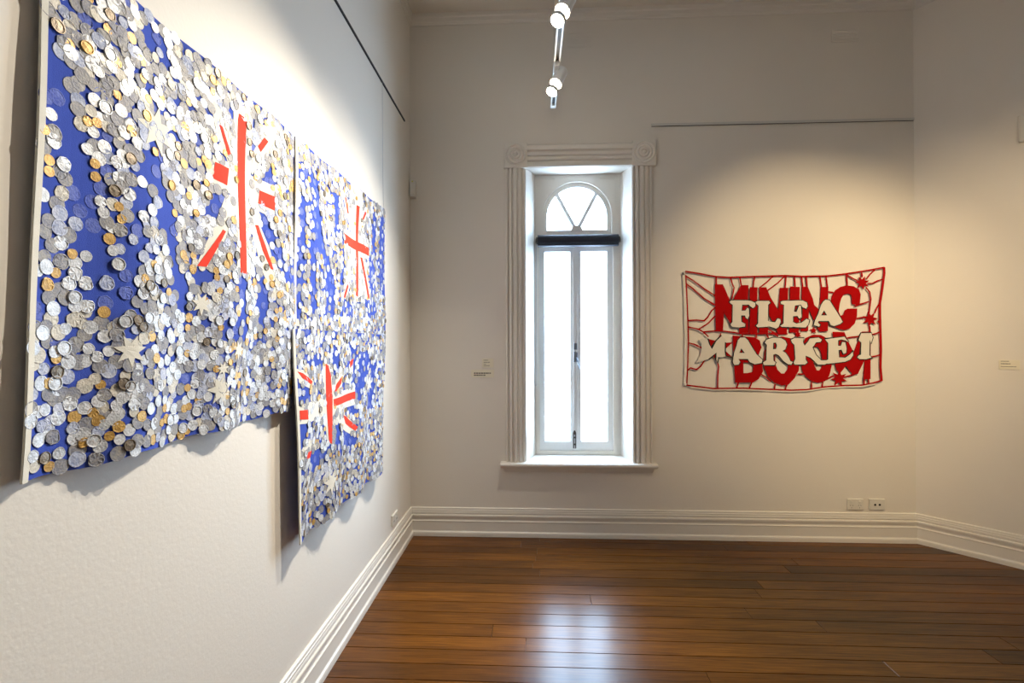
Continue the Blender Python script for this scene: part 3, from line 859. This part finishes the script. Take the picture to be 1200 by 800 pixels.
# ================================================================== the red cutout banner
BY = D-.013
ban = tag(empty('cutout_banner', (on_back(918, 456)[0], BY, on_back(918, 456)[1])), 'red and white cut-out fabric banner reading MINING BOOM and FLEA MARKET', 'banner')
def bf(u, v, w_): return (u, BY - w_ + .0035*sin(u*14)*cos(v*9) - .002*sin(u*5+1), v)
def bp_(pts): return [on_back(x, y, BY) for x, y in pts]
def felt(name, loops, m, w0, w1, parent=None):
    return mesh_obj(name, draped([bp_(l) for l in loops], bf, w0, w1, .05), m, parent or ban)
def ribbon(name, pts, wpx, m, w0=0, w1=.002, closed=False, parent=None):
    P = [Vector(p) for p in bp_(pts)]; n = len(P); hw = wpx*.0063/2
    Lf, Rt = [], []
    for i in range(n):
        if closed: a, b = P[i-1], P[(i+1) % n]
        else: a, b = P[max(i-1, 0)], P[min(i+1, n-1)]
        d = (b-a).normalized(); nn = Vector((-d.y, d.x))
        k = 1.0
        if (closed or 0 < i < n-1):
            e = (P[i]-P[i-1]).normalized(); k = 1/max(.45, abs(Vector((-e.y, e.x)).dot(nn)))
        Lf.append(P[i]+nn*hw*k); Rt.append(P[i]-nn*hw*k)
    mb = MB(); vs = []
    for l, r_ in zip(Lf, Rt): vs += [bf(l.x, l.y, w0), bf(r_.x, r_.y, w0), bf(r_.x, r_.y, w1), bf(l.x, l.y, w1)]
    fs = []
    rng = range(n) if closed else range(n-1)
    for i in rng:
        a, b = 4*i, 4*((i+1) % n)
        fs += [(a+k, a+(k+1) % 4, b+(k+1) % 4, b+k) for k in range(4)]
    if not closed: fs += [(0,1,2,3), tuple(4*(n-1)+k for k in range(4))]
    return mb.add(vs, fs).build(name, m, parent or ban)
def dens(pts, step=3):
    out = []
    for a, b in zip(pts[:-1], pts[1:]):
        L_ = math.dist(a, b); k = max(1, int(L_/step))
        out += [(a[0]+(b[0]-a[0])*i/k, a[1]+(b[1]-a[1])*i/k) for i in range(k)]
    return out+[pts[-1]]
ribbon('border_strip', [(803,317.8),(820,320.5),(838,324),(853,325),(885,323.8),(920,322.8),(940,323.7),(970,323.2),(993,320.5),(1015,317),(1036,313.3)], 1.7, M_BANRED)
ribbon('border_strip', [(1035.6,313),(1036,320),(1033.5,340),(1031,355),(1031,370),(1031.5,388),(1032,410),(1031.5,430),(1033,446)], 2.4, M_BANRED)
ribbon('border_strip', [(804,451),(820,453),(835,455),(870,454.5),(900,456),(925,457),(945,456.3),(968,453),(990,451.5),(1010,451),(1025,448),(1034,445.3)], 1.6, M_BANRED)
ribbon('border_strip', [(803.4,322),(804.5,340),(806,375),(806.7,400),(805.7,430),(804.6,451)], 1.5, M_BANRED)
ribbon('white_hem', [(808,453.4),(835,456.6),(870,456.2),(900,457.6),(925,458.6),(945,457.8),(968,454.6),(990,453.2),(1010,452.8),(1026,449.6)], 1.6, M_BANWHITE, -.001, .001)
ribbon('header_band', [(801.2,318),(802.4,340),(803.3,375),(803.8,400),(803.4,430),(802.6,452)], 3.2, M_BANWHITE, -.001, .0015)
for (x, y) in ((800.5, 320.5), (803, 450)):
    c = on_back(x, y, BY)
    fr_ = Matrix.Translation((c[0], BY-.002, c[1])) @ Matrix.Rotation(pi/2, 4, 'X')
    MB().lathe([(.010, 0), (.010, .002), (.007, .0035), (.0045, .002), (.0045, 0)], 16, fr_).build('grommet', M_STEEL, ban, smooth=True)
STR = [
 [(803,323),(812,328.5),(825,338),(838,346.5)], [(804,332.5),(812,338),(825,349.5),(838,357.5)],
 [(806,375.5),(816,374.8),(825,375.8),(829,372),(834,364),(838,360)], [(838,370),(830,378.5),(818,386)],
 [(807,383.2),(818,385.5),(824,389),(830,394.5)], [(824,388.8),(838,387.5),(850,388),(870,391),(900,390.8),(923,391)],
 [(839,324),(839.3,333.5)], [(855.8,325),(858,333),(859.8,337),(858.5,344),(856.8,351)], [(866.5,324.5),(868.2,334)],
 [(884.5,324),(883,330),(882.6,337)], [(906,323.5),(898,331),(890,337)], [(920,323),(912,331),(900,340)], [(921.2,323),(920,337)],
 [(931,323.5),(931.5,336)], [(939.3,324),(940.6,336.5)], [(944.8,324),(945.8,336.5)], [(960.8,323.5),(963,336.5)], [(968,323),(970,336.5)],
 [(991.8,320.5),(993,335)], [(993,322.3),(999,326),(1006,329.5)], [(1009.5,319),(1010,325)], [(1025,316),(1019,321.5),(1015,327)],
 [(1016,332),(1022,332),(1028,329),(1034.5,327)], [(1014.5,337),(1018.5,342),(1020,350),(1018,367)], [(1031,355),(1027,361),(1024.5,367)],
 [(1001.5,358.5),(1004,357.5),(1017.5,353.4)], [(1003.5,373),(1012,371.6)], [(971,341.8),(977,342.5)], [(1019,382),(1019.5,389)], [(1028,376),(1031,378.5)],
 [(807,401.6),(814,403.5),(822,407.5),(831,411.5)], [(805.5,434),(809,431),(816,432.8),(821,429),(824,424),(827,420.5)],
 [(840.5,424),(842,429.5),(841,440),(840.8,454.5)], [(865,447.5),(863,454.5)], [(881,447.5),(878,454.5)], [(908.5,450),(907.5,456)], [(922,450.5),(920,456.5)],
 [(951,447.5),(951,455.5)], [(964.5,447.5),(963.5,454)], [(892,438.5),(897,441.5),(904,447)], [(935,438.2),(942,438)], [(1012,444),(1012,451)], [(1017.3,444),(1017.6,449.5)],
 [(1020.5,418),(1026,417),(1031.5,415.4)], [(1022,392),(1027,390.5),(1031.5,388.3)], [(968,444.5),(977,440)], [(1003,437.5),(996,440),(988,442)],
 [(904,389.5),(912,394)], [(898,391),(900.5,396.5)], [(886,391),(886,396)], [(870,391),(870,394.5)], [(990.5,396.5),(997,395),(1007,394)], [(896,384),(904,388),(911,391)],
]
for s in STR: ribbon('cut_strip', dens(s, 4), 1.5 if len(s) > 2 else 1.6, M_BANRED, 0, .0018)
RED = {
 'M': [[(837.5,333),(846.8,333),(851,343),(856.5,355),(868,334),(877,334),(876.4,352),(877,390),(866,390),(867,362),(858,383),(848,366),(847,388),(838.5,388)]],
 'I': [[(878.5,336.5),(887.6,336.5),(887.2,391),(878,391)]],
 'N': [[(890,336.5),(898,336.5),(903,348),(912,363),(914,337),(923.6,337),(922,391),(912,391),(900,366),(899.5,390),(889.4,390)]],
 'I2': [[(925.6,335.5),(937,336),(936.4,389.5),(925,389.5)]],
 'N2': [[(939.5,336),(946.6,336),(952.5,350),(954,357),(960.5,363),(962,336),(971,336),(970,388),(960,388.5),(953,374),(948,362),(947,388),(938.5,388)]],
 'G': [[(1007,356),(1003,357),(998,356.5),(998,350),(997,345.5),(994,343.8),(989,345),(986,349.5),(984.2,356),(983,365),(985,370),(988.5,368),(990,363.5),(993,361.6),(1004,361.4),(1004,370),(1001.5,379),(996,384.5),(990,386.5),(984,385.6),(976,382),(973,376),(973.8,360),(974,352),(975.5,346),(979,340),(985,336),(992,334.3),(1000,335.4),(1006,339),(1008,345)]],
 'B': [[(858.6,393),(884,395),(890,399),(892,407),(888.5,416),(893,424),(894,435),(889,444),(882,448),(861,448),(860,425)], [(871,424.5),(880,424.5),(883,429),(881.5,435.5),(876,437),(871,437)], [(870,402),(877,402.5),(879,407),(876,413),(870,413)]],
 'O': [[(895,424),(896,432),(900,441),(907,448),(916,451.5),(924,450.3),(931,443),(936,434),(938,420),(937,405),(931,397),(916,394),(902,397.5),(896,410)], [(908,417),(909.5,412),(913.5,410),(918,411.5),(922,417),(924,424),(923,432),(919,437.5),(915.5,437.5),(911,433),(908.3,426)]],
 'O2': [[(939,426),(940,434),(944,441),(951,446.5),(959,448.5),(967,446.3),(972,440),(974.5,428),(974,410),(970,397),(962,392.3),(953,392),(944,396),(940,408)], [(951.5,409),(954,406.5),(958,406.3),(961.5,411),(963.3,420),(963,430),(960,434.2),(957,433.5),(953.5,426),(951.5,416)]],
 'M2': [[(975.5,388.6),(989.3,389),(994,400),(1000.5,413),(1010,388.4),(1020.6,388.2),(1019.6,444),(1011.3,444.5),(1013.5,421),(1005,438),(998.5,438),(991,428.5),(988,433),(984,437.5),(980,433),(977,420)]],
}
for k_, l in RED.items(): felt('red_letter', l, M_BANRED, .0004, .0026)
WHT = {
 'F': [[(854,353.6),(856,352),(876,352),(880,352.6),(885,355),(884.5,359),(882,361),(879,359),(877,357),(869,357),(868.5,364),(873,364),(875,361),(877,361),(877.5,370),(875.5,374),(873.5,372),(872.5,369.5),(868,369.5),(868.5,377),(873,379.5),(872.5,382.5),(866,383.5),(858,383),(856,381),(856,379.5),(858,377),(858,357),(856,356)]],
 'L': [[(885,354),(887.5,352.5),(901,352.5),(902.5,354.5),(900,357),(899.5,376),(904,377),(908,377.5),(911,373),(914,374),(914.5,377),(912,383),(909,385),(901.5,382.5),(887.5,383.5),(885.5,381.5),(888,379),(888.5,358),(886,356)]],
 'E': [[(914.5,353.5),(917,352.5),(940,352),(945,354.5),(946,359),(944,361.5),(940,360),(938,357),(931,358),(930,365),(933,365.5),(936,358),(938,358),(939,372),(936,373),(934,370),(929,370.5),(929,377),(933,379),(939,378),(945,373.5),(948,375),(947,380),(944,383.5),(916,383),(914,381.5),(918,379),(918.5,357),(915,356)]],
 'A': [[(964.5,353.5),(967.5,351),(972,351.7),(976,358),(985,373),(987,377),(984,379.5),(977,382),(973,380.5),(971,376),(959,376),(958,378),(961,380.5),(959.5,382.5),(953.5,381),(954.6,376),(958.5,368),(962,357.5)], [(965.6,363.5),(969,369.4),(962,369.4)]],
 'A2': [[(864.5,398.5),(867.5,395.3),(872.5,395.2),(876,398.5),(881,407),(886,415),(893,421.5),(892,425),(884,426.6),(878,424),(876,420.4),(865,420.4),(867,424),(865,427),(860,427.5),(858.3,424),(860,413.5),(863,405)], [(868.4,408),(872.4,413.4),(866,413.4)]],
 'R': [[(897.5,398),(905,395.6),(915,396),(920,399),(922,403.5),(920,409),(916.5,411),(920.5,413.5),(924,418.5),(926,423),(929,424),(927,427),(923,426.5),(918,423),(912,416),(908.5,414.5),(905.5,415.5),(906,422.5),(908.5,424.5),(907,427.5),(894.5,427.5),(893.5,424.5),(897.5,422),(898,404),(895.5,401.5)], [(905.5,401.7),(908.8,401.2),(910,405),(908.8,408.8),(905.2,409)]],
 'K': [[(927,398),(931,396),(942,396),(941,401),(943,405),(947,400),(949,396.5),(959,395.5),(962.6,398),(961,400.5),(956,401),(952,407),(956,416),(962,422),(968.5,422),(970,425),(966,427),(958,427),(950,419),(944,416.5),(944,421),(946,424.5),(943,427),(931,427),(930,424.5),(932,420.5),(931,404),(928,401)]],
 'E2': [[(966.5,397.5),(977,396),(989,394.5),(994,400.5),(990,398.6),(985,397.6),(981.5,398.6),(981.5,405),(984.8,405),(986.3,400.5),(990,401),(991.5,408),(991,413.5),(988,414.6),(985.4,409.5),(982,410),(982.5,418.5),(990,419),(996,415),(999,412),(999.3,416),(996,421),(990,423.6),(970,426),(964,425.5),(966,423),(970,421),(970,402)]],
 'T': [[(1006,398),(1008.8,390.4),(1020.6,390),(1022.3,395.5),(1020.3,402),(1018.8,397.5),(1018.4,416),(1021,418.6),(1015,420.6),(1007,420.6),(1004.4,418.6),(1006,416.4),(1008.8,415.4),(1009.2,401),(1007,399.5)]],
}
for k_, l in WHT.items():
    o = felt('white_letter', l, M_BANWHITE, .0030, .0052)
    for lp in l: ribbon('outline', lp, 1.9, M_BANBLACK, .0026, .0044, True, o)
mo = felt('white_letter', [[(818,398),(822,396),(829,396.5),(833,407.5),(838.5,399),(845,392.8),(850,398),(849.6,412),(850.5,417),(846,418.5),(842,418.5),(840.5,425),(838.2,421),(838.4,413.5),(835,417),(830,421),(825.5,422),(821,424),(816,424.5),(817,421),(821,414),(822,403)]], M_BANWHITE, .0030, .0052)
for seg in ([(829,396.5),(831,403),(833,407.5),(838.5,399),(845,392.8)], [(849.8,401),(849.6,412),(850.5,417),(858,419)], [(842,418.5),(840.5,425),(838.2,421),(838.4,413.5),(835,417),(830,421)]):
    ribbon('outline', seg, 1.4, M_BANBLACK, .0026, .0054, False, mo)
for tri_ in ([(830,397),(838,399),(832,407.5)], [(835.3,416.5),(838.6,413),(838.4,421)], [(849.8,401.5),(858.5,401),(849.8,409)], [(850,411),(858,418),(850,416)], [(841.8,395.2),(845,389),(844.8,395)], [(880,408),(884,413),(879,413)]):
    felt('red_patch', [tri_], M_BANRED, .0004, .0024)
for (x, y, r_, n_, rot) in ((1010.3, 331.3, 8.4, 7, pi/2-.1), (1019.3, 373.8, 9.4, 7, pi/2+.15), (983.2, 443.3, 9.8, 7, -pi/2+.1), (953.5, 387, 4.4, 5, -pi/2), (935, 391.8, 4.6, 6, -pi/2)):
    felt('red_star', [qd(x, y, r_, r_*.47, n_, rot)], M_BANRED, .0004, .0028)
adopt(ban)

# ================================================================== cards, sockets, sensors, vents
def card(name, x0, y0, x1, y1, lines, label):
    a, b = on_back(x0, y0), on_back(x1, y1)
    r_ = tag(empty(name, ((a[0]+b[0])/2, D, b[1])), label, 'label', None)
    MB().box(a[0], b[0], D-.005, D, b[1], a[1]).build('card', M_CARD, r_)
    mb = MB()
    for (u0, u1, v0, v1) in lines:
        mb.box(a[0]+(b[0]-a[0])*u0, a[0]+(b[0]-a[0])*u1, D-.0056, D-.0048, a[1]+(b[1]-a[1])*v1, a[1]+(b[1]-a[1])*v0)
    mb.build('print', M_INK, r_); adopt(r_)
def dash(row, u0, u1, h, seed):
    r_ = random.Random(seed); out = []; u = u0
    while u < u1:
        l = r_.uniform(.04, .10); out.append((u, min(u+l, u1), row, row+h)); u += l+.018
    return out
card('wall_label', 565, 420, 578.5, 430.5, dash(.15, .14, .52, .06, 1)+dash(.38, .14, .66, .06, 2)+dash(.58, .14, .34, .05, 3)+dash(.76, .14, .64, .06, 4), 'small squarish cream caption card beside the window surround, above a wider card')
card('wall_label', 552.3, 433, 579, 442, dash(.38, .12, .86, .14, 5)+dash(.64, .12, .62, .14, 6), 'wide cream caption card with bold print, below the squarish card')
sa, za = on_angled(1170.5, 421.5); sb_, zb_ = on_angled(1195, 433)
r_ = tag(empty('wall_label', ang((sa+sb_)/2, zb_, 0)), 'cream caption card alone on the angled wall', 'label')
abox(MB(), sa, sb_, zb_, za, 0, .005).build('card', M_CARD, r_)
mb = MB()
for (u0, u1, v0, v1) in dash(.10, .10, .5, .07, 7)+dash(.36, .10, .56, .09, 8)+dash(.68, .10, .84, .06, 9):
    abox(mb, sa+(sb_-sa)*u0, sa+(sb_-sa)*u1, za+(zb_-za)*v1, za+(zb_-za)*v0, .0048, .0056)
mb.build('print', M_INK, r_); adopt(r_)
# thermostat like box at the far end of the angled wall
sa, za = on_angled(1193.5, 136); _, zb_ = on_angled(1193.5, 168)
o = abox(MB(), sa, sa+.12, zb_, za, 0, .028).build('control_box', M_PLASTIC, None, bevel=.008)
tag(o, 'cream plastic control box high on the angled wall', 'control box')

def socket(name, x0, y0, x1, y1, kind, label):
    a, b = on_back(x0, y0), on_back(x1, y1)
    r_ = tag(empty(name, ((a[0]+b[0])/2, D, b[1])), label, 'socket')
    MB().box(a[0], b[0], D-.011, D, b[1], a[1]).build('plate', M_PLASTIC, r_, bevel=.002)
    cx_, cz_ = (a[0]+b[0])/2, (a[1]+b[1])/2
    if kind == 'power':
        for s_ in (-1, 1):
            MB().box(cx_+s_*.028-.007, cx_+s_*.028+.007, D-.0145, D-.010, cz_+.012, cz_+.026).build('switch', M_PLASTIC, r_, bevel=.001)
            mb = MB()
            for (dx, dz, an) in ((-.008, -.006, .5), (.008, -.006, -.5), (0, -.022, 0)):
                c_ = Vector((cx_+s_*.028+dx, cz_+dz)); d_ = Vector((sin(an), cos(an)))*.0048; n_ = Vector((d_.y, -d_.x)).normalized()*.0011
                q = [c_+d_+n_, c_+d_-n_, c_-d_-n_, c_-d_+n_]
                prism([[tuple(t) for t in q]], lambda u, v, w_: (u, w_, v), D-.0118, D-.0105, mb)
            mb.build('pin_slots', M_INK, r_)
    else:
        for s_ in (-1, 1):
            fr_ = Matrix.Translation((cx_+s_*.0155, D-.010, cz_-.001)) @ Matrix.Rotation(pi/2, 4, 'X')
            MB().lathe([(.0105, 0), (.0105, .002), (.0085, .0025)], 16, fr_).build('bezel', M_PLASTIC, r_, smooth=True)
            MB().lathe([(.0078, 0), (.0078, .0032)], 14, fr_).build('jack_hole', M_HOLE, r_)
    adopt(r_)
socket('power_socket', 992, 584, 1011, 596.8, 'power', 'cream double power socket above the skirting under the banner')
socket('data_socket', 1017.5, 584, 1036, 596.8, 'data', 'cream wall plate with two round black jacks beside the power socket')
# socket on the left wall
ya, za = on_left(457.5, 601); yb_, zb_ = on_left(465, 613)
yc = (ya+yb_)/2; z_c = (za+zb_)/2
r_ = tag(empty('power_socket', (XL, yc, z_c-.036)), 'cream power socket low on the flag wall near the corner', 'socket')
MB().box(XL, XL+.012, yc-.057, yc+.057, z_c-.036, z_c+.036).build('plate', M_PLASTIC, r_, bevel=.002)
for s_ in (-1, 1):
    MB().box(XL+.011, XL+.016, yc+s_*.028-.007, yc+s_*.028+.007, z_c+.012, z_c+.026).build('switch', M_PLASTIC, r_, bevel=.001)
    MB().box(XL+.0115, XL+.0127, yc+s_*.028-.009, yc+s_*.028-.006, z_c-.014, z_c-.004).box(XL+.0115, XL+.0127, yc+s_*.028+.006, yc+s_*.028+.009, z_c-.014, z_c-.004).build('pin_slots', M_INK, r_)
adopt(r_)
# motion sensor on the back wall near the corner
a, b = on_back(479.4, 213), on_back(488, 233)
r_ = tag(empty('motion_sensor', ((a[0]+b[0])/2, D, b[1])), 'small cream motion sensor box in the corner of the window wall', 'sensor')
x0, x1 = max(a[0], XL+.006), b[0]
w_ = x1-x0
vs = [(x0, D, b[1]), (x1, D, b[1]), (x1, D-.030, b[1]+.006), (x0+w_*.15, D-.045, b[1]+.006), (x0, D-.035, b[1]+.006)]
vs += [(p[0], p[1], a[1]) for p in vs]
MB().add(vs, [(0,1,2,3,4), (9,8,7,6,5)]+[(i, (i+1) % 5, 5+(i+1) % 5, 5+i) for i in range(5)]).build('sensor_body', M_PLASTIC, r_, bevel=.003)
MB().box(x0+w_*.42, x0+w_*.62, D-.045, D-.034, a[1]-.016, a[1]-.008).build('indicator', M_YELLOW, r_)
MB().box(x0+w_*.2, x0+w_*.85, D-.043, D-.032, b[1]+.025, b[1]+.065).build('sensor_lens', M_TRIM, r_, bevel=.003)
adopt(r_)
# painted-over wall vents
for (px0, py0, px1, py1, lab) in ((974, 34, 1007, 49, 'painted over wall vent high above the red banner'), (664, 38, 694, 55, 'painted over wall vent high above the window')):
    a, b = on_back(px0, py0), on_back(px1, py1)
    r_ = tag(empty('wall_vent', ((a[0]+b[0])/2, D, b[1])), lab, 'vent')
    prism([[(a[0], b[1]), (b[0], b[1]), (b[0], a[1]), (a[0], a[1])], [(a[0]+.012, b[1]+.012), (b[0]-.012, b[1]+.012), (b[0]-.012, a[1]-.012), (a[0]+.012, a[1]-.012)]], lambda u, v, w_: (u, w_, v), D-.004, D).build('vent_frame', M_WALL, r_)
    for k_ in range(4):
        z_ = b[1]+.018+k_*(a[1]-b[1]-.036)/4
        MB().box(a[0]+.010, b[0]-.010, D-.0025, D, z_, z_+.008).build('slat', M_WALL, r_)
    adopt(r_)

# ================================================================== track lighting
TX, TZ = .145, 3.0
def track(name, x, y0, y1_, wires, label):
    r_ = tag(empty(name, (x, (y0+y1_)/2, TZ)), label, 'light track')
    hw = .0175
    mb = MB()
    mb.box(x-hw, x-hw+.008, y0, y1_, TZ, TZ+.030).box(x+hw-.008, x+hw, y0, y1_, TZ, TZ+.030).box(x-hw+.006, x+hw-.006, y0, y1_, TZ+.022, TZ+.030)
    mb.build('track_channel', M_TRACK, r_)
    MB().box(x-hw+.007, x+hw-.007, y0+.01, y1_-.03, TZ+.012, TZ+.024).build('track_slot', M_SLOT, r_)
    for ye in (y0, y1_): MB().box(x-hw-.001, x+hw+.001, ye-.028, ye+.004, TZ-.001, TZ+.031).build('end_cap', M_TRACK, r_, bevel=.002)
    for yw_ in wires:
        MB().tube([(x-.010, yw_, TZ+.028), (x-.010, yw_, ZCEIL)], .0016, 6).build('suspension_wire', M_STEEL, r_)
        MB().lathe([(.022, 0), (.022, .012), (.014, .022)], 16, Matrix.Translation((x-.010, yw_, ZCEIL)) @ Matrix.Rotation(pi, 4, 'X')).build('ceiling_cup', M_TRACK, r_, smooth=True)
    adopt(r_)
def spot(x, y, target, watts, angle, label, blend=.7, col=LAMP_COL, off=None):
    """track spotlight: adapter, yoke, cylinder body, lit lamp in a bright ring"""
    piv = Vector((x+.004, y, TZ-.075)); tg = Vector(target)
    d = (tg-piv).normalized()
    r_ = tag(empty('track_spotlight' if off is None else off+'_spotlight_offscreen', (x, y, TZ)), label, 'spotlight', 'track spotlights')
    MB().box(x-.014, x+.014, y-.055, y+.055, TZ-.022, TZ).box(x-.008, x+.008, y-.045, y+.045, TZ-.002, TZ+.0125).build('adapter', M_TRACK, r_, bevel=.003)
    MB().tube([(x, y, TZ-.015), (x, y, TZ-.04), tuple(piv)], [.008, .007, .007], 10).build('stem', M_TRACK, r_, smooth=True)
    q = d.to_track_quat('Z', 'Y').to_matrix().to_4x4(); F_ = Matrix.Translation(piv) @ q
    MB().lathe([(.012, -.085), (.030, -.080), (.033, -.072), (.033, .020), (.036, .022), (.036, .030), (.030, .030), (.026, .012), (.010, .004)], 28, F_).build('lamp_body', M_TRACK, r_, smooth=True)
    mb = MB()
    for s_ in (-1, 1): mb.tube([F_ @ Vector((s_*.034, 0, .02)), F_ @ Vector((s_*.034, 0, .085))], .003, 6)
    mb.build('lamp_arm', M_STEEL, r_)
    rg = MB(); n = 24
    rg.lathe([(.028, .070), (.034, .078), (.034, .094), (.030, .096), (.026, .090), (.024, .076)], n, F_)
    rg.build('lamp_ring', M_STEEL, r_, smooth=True)
    MB().lathe([(.010, .050), (.014, .060), (.026, .082), (.027, .0885), (.018, .094), (.006, .096)], 20, F_).build('bulb' if off is None else off+'_bulb_offscreen', M_BULB, r_, smooth=True)
    l = bpy.data.lights.new('spot_beam', 'SPOT'); l.energy = watts; l.color = col; l.spot_size = math.radians(angle); l.spot_blend = blend; l.shadow_soft_size = .012
    lo = bpy.data.objects.new('spot_beam' if off is None else off+'_beam_offscreen', l); C.objects.link(lo); lo.parent = r_
    lo.matrix_basis = Matrix.Translation(piv + d*.11) @ d.to_track_quat('-Z', 'Y').to_matrix().to_4x4()
    adopt(r_)
track('light_track', TX, -.6, 3.10, [2.75, .6], 'white suspended light track running out from the window wall')
FLAG_COL = (1.0, 0.92, 0.79)
spot(TX, 2.645, (XL, 1.75, 0.45), 66, 108, 'white track spotlight with lit bulb at the window end of the track', 1.0, FLAG_COL)
spot(TX, 2.07, (XL, 1.05, 0.35), 90, 108, 'white track spotlight with lit bulb, second from the window end of the track', 1.0, FLAG_COL)
# out of the picture: only the two lamps whose light pools the photograph shows, on the banner and on the angled wall
track('light_track', 1.95, -.9, 1.35, [1.0, -.4], 'white suspended light track in front of the red banner')
spot(1.95, 1.15, (1.95, D, 1.55), 70, 64, 'white track spotlight aimed at the red banner', .8, off='banner')
spot(1.95, .55, (3.0, 3.1, 1.3), 72, 66, 'white track spotlight aimed at the angled wall', .9, off='angled_wall')
